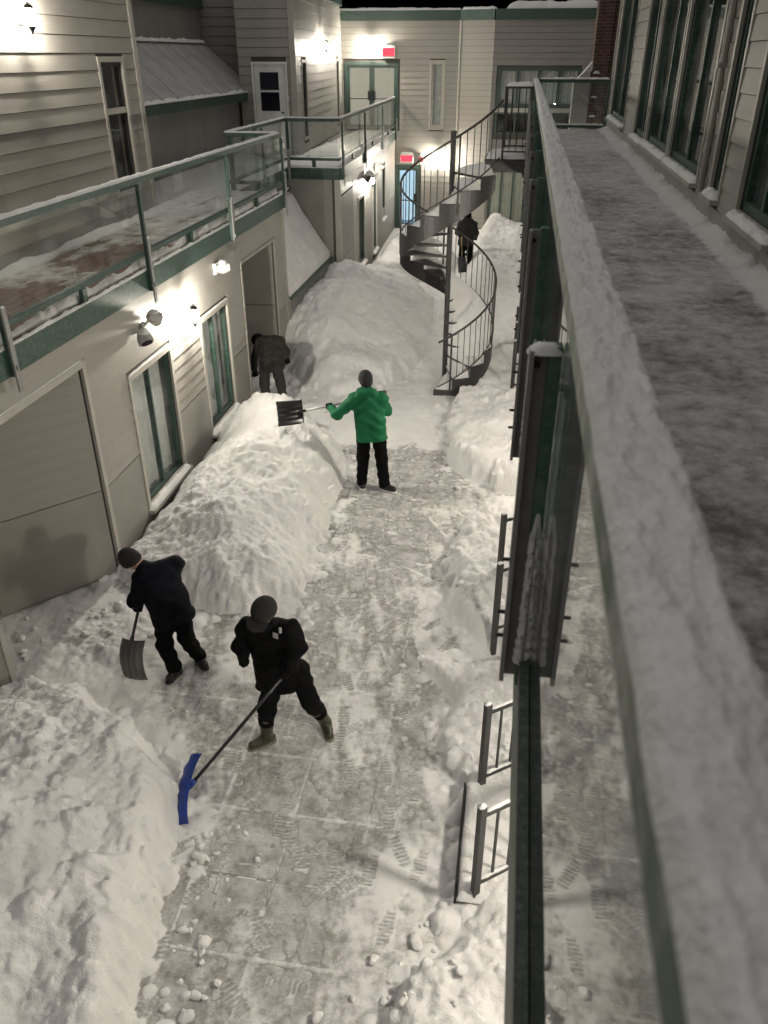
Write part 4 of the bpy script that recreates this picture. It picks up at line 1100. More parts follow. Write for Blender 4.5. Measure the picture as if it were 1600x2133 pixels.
# ================================================================== spiral staircase
SC = Vector((-1.15, 14.65, 0)); SR = .87; NST = 20; RISE = OURS / NST; STEP = math.radians(22.5); A0 = math.radians(-98)
st = thing('spiral_staircase', SC, 'dark steel spiral staircase heaped with snow climbing to the walkway landing', 'staircase')
def spt(a, r, z): return Vector((SC.x + r * math.cos(a), SC.y + r * math.sin(a), z))
mb = MB(); mb.tube([(SC.x, SC.y, -.05), (SC.x, SC.y, 4.42)], .048, 14); build('centre_pole', mb, M['steel'], st, smooth=False)
for k in range(NST):
    a0, a1 = A0 + k * STEP, A0 + (k + 1) * STEP; z = (k + 1) * RISE
    if k == NST - 1: continue
    mb = MB(); n = 4; top = []; bot = []
    ring = [spt(a0 + (a1 - a0) * i / n, SR - .012, 0) for i in range(n + 1)]; inner = [spt(a1, .045, 0), spt(a0, .045, 0)]
    pl = ring + inner; m = len(pl)
    vs = [p + Vector((0, 0, z - .035)) for p in pl] + [p + Vector((0, 0, z)) for p in pl]
    mb.add(vs, [tuple(range(m - 1, -1, -1)), tuple(range(m, 2 * m))] + [(i, (i + 1) % m, (i + 1) % m + m, i + m) for i in range(m)])
    tr = build('tread', mb, M['steel'], st)
    # snow heaped on the tread, deepest toward the outer edge and the back
    na, nr = 12, 16
    A, Rr = np.meshgrid(np.linspace(0, 1, na), np.linspace(0, 1, nr), indexing='ij')
    aa = a0 + (a1 - a0) * A; rr = .10 + (SR - .14) * Rr
    deep = .15 if k < 9 else .15
    H = deep * np.power(np.clip(A, 0, 1), .8) * np.power(np.clip(np.minimum(Rr * 3, (1 - Rr) * 9), 0, 1), .7) * (1 + .35 * fbm(A * 2 + k * 3, Rr * 3, 80 + k, 4)) + .006
    H *= np.clip(np.minimum(A * 5, 1), 0, 1)
    grid_mesh('tread_snow', SC.x + rr * np.cos(aa), SC.y + rr * np.sin(aa), z - .004 + H, np.ones((na - 1, nr - 1), bool), M['snow_fine'], tr)
# snow filling the lower right flight into one smooth ramp
na, nr = 60, 22
A, Rr = np.meshgrid(np.linspace(0, 1, na), np.linspace(0, 1, nr), indexing='ij')
aa = A0 + STEP * (2.6 + 7.6 * A); rr = .12 + (SR - .15) * Rr
zz = RISE * (1.1 + 2.6 + 7.6 * A) + .10 * np.sqrt(np.clip(np.minimum(Rr * 4, (1 - Rr) * 6), 0, 1)) * np.clip(np.minimum(A * 8, (1 - A) * 5), 0, 1) * (1 + .3 * fbm(A * 6, Rr * 2, 99, 4)) - .10 * (1 - Rr)
grid_mesh('snow_ramp', SC.x + rr * np.cos(aa), SC.y + rr * np.sin(aa), zz, np.ones((na - 1, nr - 1), bool), M['snow_fine'], st)
# outer stringer: saw-toothed top, smooth helical bottom
vs = []; fs = []; N = (NST - 1) * 4
for side_r in (SR - .008, SR + .004):
    pass
sub = 4
for i in range((NST - 1) * sub + 1):
    a = A0 + STEP * i / sub
    zb = RISE * (i / sub) - .24
    for r in (SR - .008, SR + .004): vs.append(spt(a, r, max(zb, -.02)))
    for kk in (0, 1):
        step_i = (i / sub)
        k_ = int(math.ceil(step_i - 1e-9)) if kk == 0 else int(math.floor(step_i + 1e-9)) + 1
        zt_ = RISE * max(1, min(k_, NST - 1)) - .002 + (0.0)
        for r in (SR - .008, SR + .004): vs.append(spt(a, r, zt_))
for i in range((NST - 1) * sub):
    b, c = i * 6, (i + 1) * 6
    fs += [(b, c, c + 2, b + 4), (b + 1, b + 5, c + 3, c + 1), (b, b + 1, c + 1, c), (b + 4, c + 2, c + 3, b + 5)]
for i in range((NST - 1) * sub + 1):
    b = i * 6; fs.append((b + 2, b + 4, b + 5, b + 3))
mesh_obj('stringer', vs, fs, M['steel'], st)
def helix(r, dz, k0, k1, n=110):
    return [spt(A0 + STEP * (k0 + (k1 - k0) * i / n), r, RISE * (k0 + (k1 - k0) * i / n + .6) + dz) for i in range(n + 1)]
mb = MB(); mb.tube(helix(SR, .93, .2, 19.2), .019, 8); hr = build('handrail', mb, M['steel'], st, smooth=True)
mb = MB(); mb.tube(helix(SR, .10, .2, 19.2), .012, 6); build('lower_rail', mb, M['steel'], st, smooth=True)
for i in range(2, 58):
    k = .2 + i * .3333
    if k > 19.1: break
    a = A0 + STEP * k; z = RISE * (k + .6)
    big = (i % 12 == 2)
    mb = MB(); mb.tube([spt(a, SR, z + (.10 if not big else -.25)), spt(a, SR, z + .93)], .007 if not big else .017, 6); build('newel' if big else 'baluster', mb, M['steel'], st)
# landing joining the walkway
mb = MB(); mb.box((-.62, 14.62, 3.95), (.10, 15.62, 3.995)); build('landing', mb, M['steel'], st)
mb = MB(); mb.box((-.60, 14.60, 3.80), (.10, 14.62, 3.985)); build('landing_frame', mb, M['steel'], st)
mb = MB(); mb.box((-.62, 15.62, 3.80), (.10, 15.64, 3.985)); build('landing_frame', mb, M['steel'], st)
mb = MB(); mb.add([(-.05, 14.63, 3.95), (.10, 14.63, 3.95), (.10, 14.63, 3.55), (-.05, 14.70, 3.95), (.10, 14.70, 3.95), (.10, 14.70, 3.55)], [(2, 1, 0), (3, 4, 5), (0, 1, 4, 3), (1, 2, 5, 4), (2, 0, 3, 5)]); build('landing_bracket', mb, M['steel'], st)
X, Y = np.meshgrid(np.linspace(-.60, .09, 24), np.linspace(14.63, 15.6, 30), indexing='ij')
grid_mesh('landing_snow', X, Y, 3.995 + (.09 + .04 * fbm(X * 3, Y * 3, 91, 4)) * np.clip(np.minimum(np.minimum(X + .6, .09 - X) * 14, np.minimum(Y - 14.63, 15.6 - Y) * 14), .1, 1), np.ones((23, 29), bool), M['snow_fine'], st)
for yy in (14.62, 15.6):
    mb = MB()
    for x in (-.33, .09): mb.bar((x, yy, 3.9), (x, yy, 5.06), .035, .035, upv=(0, 1, 0))
    mb.bar((-.345, yy, 5.06), (.105, yy, 5.06), .035, .035); mb.bar((-.33, yy, 4.12), (.09, yy, 4.12), .025, .025); build('landing_rail', mb, M['steel'], st)
    for x in (-.23, -.12, -.01):
        mb = MB(); mb.tube([(x, yy, 4.12), (x, yy, 5.05)], .007, 6); build('baluster', mb, M['steel'], st)
    snow_strip((-.34, yy, 5.078), (.10, yy, 5.078), .05, .04, st, step=.02)

# ================================================================== short fence panels under the walkway
fd = Vector((.80, .60, 0)).normalized()
for (x, y, h) in ((.075, 3.75, 1.13), (.07, 4.76, 1.11), (.10, 6.72, 1.15), (.11, 7.72, 1.15), (.14, 13.6, 1.25), (.15, 14.7, 1.25), (.16, 15.8, 1.25)):
    lb = 'short snow capped fence panel standing at the timber step' if y < 5 else ('short dark fence panel half buried behind the low rounded snow bank' if y < 9 else 'short dark fence panel between the spiral staircase and the walkway')
    t = thing('fence_panel', (x, y, 0), lb, 'fence', 'short fence panels beside the cleared path')
    P = Vector((x, y, 0)); Z = lambda z: Vector((0, 0, z))
    mb = MB(); mb.bar(P + Z(-.05), P + Z(h), .052, .052, upv=fd); build('post', mb, M['steel'], t, bevel=.003)
    snow_strip(P + Z(h) - fd * .03, P + Z(h) + fd * .03, .058, .04, t, step=.012)
    for z in (h - .09, h - .80):
        mb = MB(); mb.bar(P + fd * .026 + Z(z), P + fd * 1.6 + Z(z), .03, .04); build('rail', mb, M['steel'], t)
        snow_strip(P + fd * .03 + Z(z + .02), P + fd * 1.0 + Z(z + .02), .03, .018, t, step=.03)
    for k in range(11):
        q = P + fd * (.14 + .135 * k); mb = MB(); mb.bar(q + Z(h - .80), q + Z(h - .09), .016, .016, upv=fd); build('picket', mb, M['steel'], t)
    mb = MB(); mb.bar(P + fd * 1.6 + Z(-.05), P + fd * 1.6 + Z(h), .052, .052, upv=fd); build('post', mb, M['steel'], t)

# a plank edged step beside the second fence panel
t = thing('timber_step', (.15, 4.3, 0), 'snow covered timber step edge between two short fence panels', 'step')
mb = MB(); mb.box((-.075, 3.72, 0), (-.056, 4.78, .19)); build('riser', mb, M['black'], t)
mb = MB(); mb.box((-.05, 3.72, 0), (1.2, 4.78, .17)); build('tread', mb, M['soffit'], t)
X, Y = np.meshgrid(np.linspace(-.055, 1.1, 40), np.linspace(3.7, 4.8, 40), indexing='ij')
grid_mesh('tread_snow', X, Y, .165 + .06 * (1 + .5 * fbm(X * 4, Y * 4, 95, 4)) * np.clip(np.minimum(np.minimum(X + .055, 1.1 - X), np.minimum(Y - 3.7, 4.8 - Y)) * 22, 0, 1) ** .5, np.ones((39, 39), bool), M['snow'], t)

# ================================================================== wall fittings
GLR = .058
def lantern(p, n, label, watts, GLR=.058):
    """wall lantern: p on the wall face, n outward"""
    p = Vector(p); n = Vector(n).normalized(); Z = Vector((0, 0, 1))
    t = thing('wall_lantern', p, label, 'lantern', 'lit wall lanterns')
    c = p + n * .16
    mb = MB(); mb.bar(p + n * .002 - Z * .09, p + n * .002 + Z * .09, .09, .02, upv=n); mb.bar(p + n * .01 - Z * .06, c - Z * .105, .02, .02); build('bracket', mb, M['black'], t)
    mb = MB(); mb.tube([c - Z * .16, c - Z * .125, c - Z * .085], [.008, .022, .052], 10); build('bottom_cup', mb, M['black'], t)
    mb = MB(); mb.tube([c + Z * .10, c + Z * .125, c + Z * .16], [.062, .05, .010], 10); build('cap', mb, M['black'], t)
    mb = MB()
    for k in range(4):
        a = k * math.pi / 2 + .6; q = c + Vector((math.cos(a), math.sin(a), 0)) * .064
        mb.tube([q - Z * .085, q + Z * .10], .0035, 4)
    build('cage_bar', mb, M['black'], t)
    em = emit('lit_lantern_globe', LAMP_COL, watts / (math.pi * 4 * math.pi * GLR ** 2 * 1.1))
    mb = MB(); mb.sphere(c + Z * .005, GLR, 10, 8, (1, 1, 1.25)); build('globe', mb, em, t, smooth=True)
    snow_strip(c + Z * .135 - Vector((.04, 0, 0)), c + Z * .135 + Vector((.04, 0, 0)), .07, .035, t, step=.01)
    return t
lantern((-5.985, 10.25, 5.88), (1, 0, 0), 'lit wall lantern on the upper left wall above the balcony', LAMP_W * .75)
lantern((-4.44, 10.35, 2.40), (1, 0, 0), 'lit wall lantern between the two curtained ground floor windows', LAMP_W)
q = wL.p(4.1, .02, 5.74); lantern(q, wL.n, 'lit wall lantern on the sided wall beside the white balcony door', LAMP_W)
lantern((-5.23, 30.44, 5.70), (0, -1, 0), 'lit wall lantern over the glazed double doors next to the exit sign', LAMP_W)
q = wB.p(sB(23.7), .02, 2.45); lantern(q, wB.n, 'lit wall lantern on the ground floor wall below the far balcony', LAMP_W)
lantern((-2.87, 30.44, 2.36), (0, -1, 0), 'lit wall lantern on the far wall seen behind the staircase handrail', LAMP_W)
for y, k_, lb in ((3.2, 1.3, 'lit wall lantern under the walkway nearest the timber step'), (9.8, 1.15, 'lit wall lantern under the walkway facing the long snow bank'), (16.5, .45, 'dimmer wall lantern under the walkway beside the stair landing')):
    lantern((1.895, y, 2.75), (-1, 0, 0), lb, LAMP_W * k_, GLR=.13)
q = wW.p(sW(19.6), .02, 6.3)

def twin_flood(wf, s, z, label, dirs, mat='fixture', plate=.10):
    p = wf.p(s, .02, z)
    t = thing('emergency_light', p, label, 'emergency light')
    mb = MB(); wf.box(mb, s - plate / 2, s + plate / 2, .022, .06, z - plate / 2, z + plate / 2); build('mount_plate', mb, M[mat], t)
    for (ds, dz, ax, ay, az, sz) in dirs:
        c = wf.p(s + ds, .13, z + dz); d = (wf.d * ax + wf.n * ay + Vector((0, 0, az))).normalized()
        mb = MB(); mb.bar(p + wf.n * .03, c - d * .04, .025, .025); mb.tube([c - d * sz * .55, c - d * sz * .1, c + d * sz * .45], [sz * .38, sz * .58, sz * .62], 6); hd = build('lamp_head', mb, M[mat], t)
        mb = MB(); mb.tube([c + d * sz * .42, c + d * sz * .455], sz * .5, 10); build('lens', mb, M['darkpane'], hd)
        snow_strip(c - wf.d * sz * .5 + Vector((0, 0, sz * .42)), c + wf.d * sz * .5 + Vector((0, 0, sz * .42)), sz * .9, .05, hd, step=.02)
    return t
twin_flood(wA, sA(9.05), 2.62, 'pair of snow topped grey emergency lights under the balcony fascia', [(-.18, -.08, -.4, .5, -.7, .155), (.17, .07, .6, .5, -.5, .155)])
twin_flood(wA, sA(11.75), 2.72, 'single white emergency light above the ground floor window near the alcove', [(.06, 0, .8, .45, .1, .15)], 'whitefix', .16)
twin_flood(wB, sB(23.2), 2.62, 'pair of grey emergency lights next to the far ground floor lantern', [(-.15, 0, -.7, .5, -.3, .17), (.18, .03, .5, .6, -.3, .17)])
twin_flood(wB, sB(25.6), 2.62, 'small white emergency light on the far ground floor wall', [(.06, 0, .6, .6, -.3, .14)], 'whitefix', .2)

def exit_sign(x, z, w, h, label):
    Y = 30.43
    t = thing('exit_sign', (x, Y, z - h / 2), label, 'exit sign')
    mb = MB(); mb.box((x - w / 2, Y - .10, z - h / 2), (x + w / 2, Y, z + h / 2)); build('housing', mb, M['whitefix'], t, bevel=.008)
    mb = MB(); mb.box((x - w * .45, Y - .106, z - h * .34), (x + w * .45, Y - .101, z + h * .34)); f = build('lit_face', mb, M['signface'], t)
    cu = bpy.data.curves.new('letters', 'FONT'); cu.body = 'SORTIE'; cu.size = .17; cu.align_x = 'CENTER'; cu.align_y = 'CENTER'; cu.extrude = .002; cu.offset = .004
    o = bpy.data.objects.new('tmp', cu); COL.objects.link(o)
    dg = bpy.context.evaluated_depsgraph_get(); me = bpy.data.meshes.new_from_object(o.evaluated_get(dg)); bpy.data.objects.remove(o)
    me.materials.clear(); me.materials.append(M['red'])
    xs_ = [v.co.x for v in me.vertices]; ys_ = [v.co.y for v in me.vertices]
    k1 = w * .84 / (max(xs_) - min(xs_)); k2 = h * .5 / (max(ys_) - min(ys_))
    l = bpy.data.objects.new('letters', me); l.location = (x, Y - .1085, z); l.rotation_euler = (math.radians(90), 0, 0); l.scale = (k1, k2, 1); link(l, f)
    snow_strip((x - w / 2, Y - .05, z + h / 2), (x + w / 2, Y - .05, z + h / 2), .10, .05, t, step=.02)
exit_sign(-4.66, 5.60, .46, .36, 'red lit exit sign beside the lantern over the upper double doors')
exit_sign(-4.0, 2.36, .46, .30, 'red lit exit sign above the blue lit lower door')
t = thing('alarm_horn', (-3.48, 30.4, 2.3), 'small red fire alarm horn with a cone of snow by the lower door', 'alarm')
M['redpaint'] = plain('red_plastic', (.35, .02, .02), .4)
mb = MB(); mb.box((-3.56, 30.33, 2.26), (-3.40, 30.44, 2.42)); build('body', mb, M['redpaint'], t, bevel=.01)
mb = MB(); mb.tube([(-3.48, 30.38, 2.42), (-3.48, 30.38, 2.56)], [.09, .015], 8); build('snow_cap', mb, M['snow_fine'], t)

# downpipe on the walkway wall
t = thing('downpipe', (1.85, 9.1, OURS), 'beige downpipe fixed to the walkway wall between two windows', 'downpipe')
mb = MB(); mb.tube([(1.84, 9.25, 4.25), (1.84, 9.25, 7.4)], .035, 8); build('pipe', mb, M['siding'], t)
mb = MB(); mb.box((1.79, 9.2, 5.4), (1.88, 9.3, 5.44)); build('clip', mb, M['siding'], t)
mb = MB(); mb.box((1.79, 9.2, 6.6), (1.88, 9.3, 6.64)); build('clip', mb, M['siding'], t)

# ================================================================== people
def _cap(P, a, b, ra, rb):
    a, b = np.array(a), np.array(b); ab = b - a
    t = np.clip(((P - a) @ ab) / (ab @ ab + 1e-9), 0, 1)
    return np.linalg.norm(P - a - t[..., None] * ab, axis=-1) - (ra + (rb - ra) * t)

def _ell(P, c, ax, r):
    q = (P - np.array(c)) @ np.array(ax).T / np.array(r)
    k = np.linalg.norm(q, axis=-1)
    return (k - 1) * min(r) * .9 + 0 * k

def sdf_mesh(name, prims, mat, parent, h=.013, k=.035, clips=(), wr=0.0, seed=0, wk=1.0):
    pts = []
    for q in prims:
        if q[0] == 'c':
            for p, r in ((q[1], q[3]), (q[2], q[4])): pts += [np.array(p) - r, np.array(p) + r]
        else:
            r = max(q[3]); pts += [np.array(q[1]) - r, np.array(q[1]) + r]
    pts = np.array(pts); lo = pts.min(0) - .05; hi = pts.max(0) + .05
    ax = [np.arange(lo[i], hi[i] + h, h) for i in range(3)]
    P = np.stack(np.meshgrid(*ax, indexing='ij'), -1)
    D = None
    for q in prims:
        d = _cap(P, *q[1:]) if q[0] == 'c' else _ell(P, *q[1:])
        if D is None: D = d
        else:
            m = np.clip(.5 + .5 * (D - d) / k, 0, 1); D = D * (1 - m) + d * m - k * m * (1 - m)
    if wr:                                   # folds in the cloth
        x, y, z = (P[..., i] * wk for i in range(3))
        D = D + wr * (np.sin(x * 31 + 2.1 * np.sin(z * 17 + seed) + seed) * np.sin(z * 26 + 1.7 * np.sin(y * 19 + seed)) + .6 * np.sin(z * 52 + 2.4 * np.sin(x * 21 + seed) + y * 24))
    for (c, n) in clips:                     # keep the side n points away from
        D = np.maximum(D, (P - np.array(c)) @ np.array(n))
    s = D < 0
    nx, ny, nz = s.shape
    cor = [(i, j, l) for i in (0, 1) for j in (0, 1) for l in (0, 1)]
    sl = lambda A, c: A[c[0]:nx - 1 + c[0], c[1]:ny - 1 + c[1], c[2]:nz - 1 + c[2]]
    cnt = sum(sl(s, c).astype(np.int8) for c in cor)
    act = (cnt > 0) & (cnt < 8)
    ii = np.argwhere(act); acc = np.zeros((len(ii), 3)); num = np.zeros(len(ii))
    for a in cor:
        for e in range(3):
            if a[e]: continue
            b = list(a); b[e] = 1; b = tuple(b)
            da = D[ii[:, 0] + a[0], ii[:, 1] + a[1], ii[:, 2] + a[2]]; db = D[ii[:, 0] + b[0], ii[:, 1] + b[1], ii[:, 2] + b[2]]
            m = (da < 0) != (db < 0); t = np.where(m, da / np.where(m, da - db, 1), 0)
            p = np.array(a)[None] + t[:, None] * (np.array(b) - np.array(a))[None]
            acc += p * m[:, None]; num += m
    V = lo + (ii + acc / num[:, None]) * h
    idx = np.full(act.shape, -1, dtype=np.int64); idx[tuple(ii.T)] = np.arange(len(ii))
    F = []
    for e in range(3):
        u, w = (e + 1) % 3, (e + 2) % 3
        a = s; b = np.roll(s, -1, axis=e)
        ch = (a != b); sel = [slice(1, -1)] * 3; sel[e] = slice(0, -1)
        m = np.zeros_like(ch); m[tuple(sel)] = ch[tuple(sel)]
        g = np.argwhere(m)
        if not len(g): continue
        def cell(du, dw):
            c = g.copy(); c[:, u] += du; c[:, w] += dw; return idx[c[:, 0], c[:, 1], c[:, 2]]
        q = np.stack([cell(-1, -1), cell(0, -1), cell(0, 0), cell(-1, 0)], -1)
        inside = s[tuple(g.T)]
        q = np.where(inside[:, None], q, q[:, ::-1]); F.append(q)
    F = np.concatenate(F); F = F[(F >= 0).all(1)]
    return mesh_obj(name, V, F, mat, parent, smooth=True)

def glove_prims(hand, axis, wrist, s=1.0):
    h, g, w = Vector(hand), Vector(axis).normalized(), Vector(wrist)
    e1 = (w - h); e1 = (e1 - g * e1.dot(g)).normalized(); e2 = g.cross(e1)
    C = lambda a, b, ra, rb: ('c', tuple(a), tuple(b), ra * s, rb * s)
    pr = [C(h + e1 * .034 - g * .028, h + e1 * .034 + g * .028, .024, .024), C(h + e1 * .045, w, .032, .042), C(h - g * .035, h + g * .035, .018, .018)]
    for i, end in enumerate((215, 245, 240, 200)):
        o = g * ((i - 1.5) * .024); pp = []
        for th in (25, 95, 160, end):
            a = math.radians(th); pp.append(h + o + (e1 * math.cos(a) + e2 * math.sin(a)) * .031)
        for p, q in zip(pp[:-1], pp[1:]): pr.append(C(p, q, .0115, .0105))
    tp = [h - g * .035 + e1 * .04 - e2 * .012, h - g * .03 + e1 * .012 - e2 * .034, h - g * .018 - e1 * .016 - e2 * .030]
    for p, q in zip(tp[:-1], tp[1:]): pr.append(C(p, q, .0135, .012))
    return pr

def person(label, J, face, mats, hat='beanie', hood=True, hem=.13, boots='shoe', scale=1.0, h=.0135, seed=0, bulk=1.0, extra=None):
    V = lambda *a: Vector(a)
    j = {k: Vector(v) for k, v in J.items()}
    f = Vector((*face, 0)).normalized()
    feet = (j['anL'] + j['anR']) / 2
    t = thing('person', (feet.x, feet.y, min(j['anL'].z, j['anR'].z) - .09), label, 'person')
    C = lambda a, b, ra, rb: ('c', tuple(a), tuple(b), ra * bulk, rb * bulk)
    spine = (j['chest'] - j['pelvis']).normalized()
    sx = (j['shR'] - j['shL']).normalized(); hx = (j['hipR'] - j['hipL']).normalized()
    neck = j['chest'] + (j['head'] - j['chest']) * .45
    hd = (j['head'] - neck).normalized()
    # body: head, neck, trunk and limbs in one surface
    lk = Vector(J.get('look', f)).normalized(); lk = (lk - hd * lk.dot(hd)).normalized(); rx = lk.cross(hd)
    axm = [tuple(rx), tuple(lk), tuple(hd)]
    B = [('e', tuple(j['head']), axm, (.075, .092, .112)), C(j['head'] - hd * .07 + lk * .035, j['head'] - hd * .085 + lk * .05, .035, .03),
         C(j['head'] + lk * .088 + hd * .005, j['head'] + lk * .105 - hd * .022, .009, .014), C(j['head'] + lk * .09 - hd * .052 - rx * .015, j['head'] + lk * .09 - hd * .052 + rx * .015, .007, .007),
         C(j['head'] + rx * .075 + hd * .015, j['head'] + rx * .078 - hd * .02, .014, .010), C(j['head'] - rx * .075 + hd * .015, j['head'] - rx * .078 - hd * .02, .014, .010),
         C(j['chest'], neck + hd * .03, .06, .052), C(j['pelvis'] - hx * .045, j['chest'] - sx * .05, .085, .085), C(j['pelvis'] + hx * .045, j['chest'] + sx * .05, .085, .085),
         C(j['shL'], j['shR'], .05, .05)]
    for s_ in 'LR':
        B += [C(j['sh' + s_], j['el' + s_], .045, .035), C(j['el' + s_], j['ha' + s_].lerp(j['el' + s_], .25), .035, .026), C(j['hip' + s_], j['kn' + s_], .07, .05), C(j['kn' + s_], j['an' + s_], .05, .032),
              C(j['an' + s_] - V(0, 0, .01), (j['an' + s_] - V(0, 0, .02)).lerp(j['to' + s_], .45), .028, .022)]
    sdf_mesh('body', B, M['skin'], t, h=.0125, k=.03)
    # trousers
    T = [C(j['pelvis'] - hx * .06, j['pelvis'] + hx * .06, .115, .115)]
    for s_ in 'LR':
        sh = (j['an' + s_] - j['kn' + s_]).normalized()
        T += [C(j['hip' + s_], j['kn' + s_], .108, .086), C(j['kn' + s_], j['an' + s_] - sh * (.02 if boots == 'shoe' else .20), .086, .080)]
    sdf_mesh('trousers', T, M[mats['trousers']], t, h=h, k=.04, wr=.007, seed=seed, wk=.9)
    # jacket
    Jk = [C(j['pelvis'] - hx * .085 - spine * hem, j['chest'] - sx * .09, .138, .122), C(j['pelvis'] + hx * .085 - spine * hem, j['chest'] + sx * .09, .138, .122),
          C(j['pelvis'] - spine * hem, j['chest'], .138, .125), C(j['shL'], j['shR'], .092, .092), C(j['chest'] + spine * .02, neck + hd * .03, .10, .082)]
    for s_ in 'LR':
        wv = (j['ha' + s_] - j['el' + s_]).normalized()
        Jk += [C(j['sh' + s_], j['el' + s_], .088, .072), C(j['el' + s_], j['ha' + s_] - wv * .07, .074, .055)]
    if hood:
        hb = neck - f * .085 + hd * .02
        Jk += [C(hb - sx * .075, hb + sx * .075, .068, .068), C(hb - spine * .11, hb, .05, .06)]
    sdf_mesh('jacket', Jk, M[mats['jacket']], t, h=h, k=.04, clips=[(tuple(j['pelvis'] - spine * hem), tuple(-spine)), (tuple(neck + hd * .10), tuple(hd + f * .25))], wr=.0085, seed=seed + 3, wk=.8)
    # boots or shoes
    for s_ in 'LR':
        a, to = j['an' + s_], j['to' + s_]; sh = (j['kn' + s_] - a).normalized()
        fd_ = Vector((to.x - a.x, to.y - a.y, 0)).normalized()
        heel = a - fd_ * .045 + V(0, 0, -.045); toe = Vector(to)
        pr = [C(heel, toe - fd_ * .03, .046, .044), C(a - V(0, 0, .02), toe - fd_ * .09, .052, .045), C(a - V(0, 0, .02), a + sh * (.10 if boots == 'shoe' else .24), .055, .058 if boots == 'shoe' else .075)]
        zc = min(heel.z, toe.z) - .036
        b = sdf_mesh('boot', pr, M[mats['boots']], t, h=.011, k=.03, clips=[((0, 0, zc), (0, 0, -1))])
        pr2 = [C((heel.x, heel.y, zc), (toe.x - fd_.x * .02, toe.y - fd_.y * .02, zc), .05, .047)]
        sdf_mesh('sole', pr2, M[mats.get('sole', 'sole')], b, h=.011, clips=[((0, 0, zc + .012), (0, 0, 1)), ((0, 0, zc - .016), (0, 0, -1))])
    for s_ in 'LR':
        wv = (j['ha' + s_] - j['el' + s_]).normalized()
        ax = J.get('ax' + s_, tuple(f.cross(wv)))
        sdf_mesh('glove', glove_prims(j['ha' + s_], ax, j['ha' + s_] - wv * .085, 1.12), M[mats['gloves']], t, h=.0075, k=.008)
    hc = j['head'] + hd * .035
    if hat == 'beanie':
        sdf_mesh('hat', [('e', tuple(hc + hd * .01), axm, (.096, .112, .108)), C(hc - hd * .05 - lk * .035, hc - hd * .02 + lk * .03, .085, .09)], M[mats['hat']], t, h=.011, k=.03, clips=[(tuple(j['head'] - hd * .022), tuple(-hd + lk * .55))])
        sdf_mesh('hat_cuff', [('e', tuple(hc + hd * .01), axm, (.102, .118, .114))], M[mats['hat']], t, h=.009, k=.02, clips=[(tuple(j['head'] - hd * .03), tuple(-hd + lk * .55)), (tuple(j['head'] + hd * .022), tuple(hd - lk * .55))])
    elif hat == 'cap':
        cp = sdf_mesh('hat', [('e', tuple(hc), axm, (.105, .12, .10))], M[mats['hat']], t, h=.011, k=.02, clips=[(tuple(j['head'] + hd * .012), tuple(-hd))])
        sdf_mesh('brim', [('e', tuple(j['head'] + hd * .014 + lk * .125), axm, (.092, .088, .013)), ], M[mats['hat']], cp, h=.008, k=.01)
    else:                                      # hood up
        sdf_mesh('hood', [('e', tuple(j['head'] - lk * .01 + hd * .01), axm, (.115, .125, .14)), C(neck - f * .03, j['head'] - lk * .02, .11, .10)], M[mats['hat']], t, h=.012, k=.04, wr=.004, seed=seed,
                 clips=[(tuple(j['head'] + lk * .065), tuple(lk))])
    return t

def shovel(label, grip, neck, blade_dir, width_dir, W, L, mat_b, mat_h, curve=.05, ridge=.012, dgrip=True, hr=.015, side_lift=.04):
    g, n = Vector(grip), Vector(neck); bd = Vector(blade_dir).normalized(); wd = Vector(width_dir); wd = (wd - bd * wd.dot(bd)).normalized(); nn = wd.cross(bd).normalized()
    t = thing('snow_shovel', n, label, 'shovel')
    mb = MB(); mb.tube([g, g.lerp(n, .5), n + (n - g).normalized() * .02], hr, 10); build('handle', mb, M[mat_h], t, smooth=True)
    nu, nv = 25, 19; th = .006
    def pt(u, v, o):
        prof = curve * (1 - (2 * v - 1) ** 2) * -1 + side_lift * abs(u) ** 2.5 + ridge * math.cos(u * math.pi * 5) * min(1, v * 4) * .5
        wv = W / 2 * (1 - .06 * (1 - v))
        return n + bd * (v * L - .06) + wd * (u * wv) + nn * (prof + o)
    vs = []; fs = []
    for o in (0, -th):
        for i in range(nu):
            for k in range(nv): vs.append(pt(-1 + 2 * i / (nu - 1), k / (nv - 1), o))
    N = nu * nv
    for i in range(nu - 1):
        for k in range(nv - 1):
            a = i * nv + k; fs += [(a, a + nv, a + nv + 1, a + 1), (a + N + 1, a + N + nv + 1, a + N + nv, a + N)]
    bd_idx = [i * nv for i in range(nu)] + [(nu - 1) * nv + k for k in range(1, nv)] + [i * nv + nv - 1 for i in range(nu - 2, -1, -1)] + [k for k in range(nv - 2, 0, -1)]
    for a, b in zip(bd_idx, bd_idx[1:] + bd_idx[:1]): fs.append((b, a, a + N, b + N))
    mesh_obj('blade', vs, fs, M[mat_b], t, smooth=True)
    mb = MB(); hd = (n - g).normalized(); mb.tube([n - hd * .10, n - hd * .02, n + bd * .06], [.020, .026, .018], 8); build('socket', mb, M[mat_b], t, smooth=True)
    if dgrip:
        mb = MB(); a, b = g - wd * .055, g + wd * .055; mb.tube([a - hd * .10, b - hd * .10], .013, 8); mb.tube([g + hd * .02, a - hd * .05, a - hd * .10], .011, 6); mb.tube([g + hd * .02, b - hd * .05, b - hd * .10], .011, 6)
        build('grip', mb, M[mat_b], t, smooth=True)
    return t

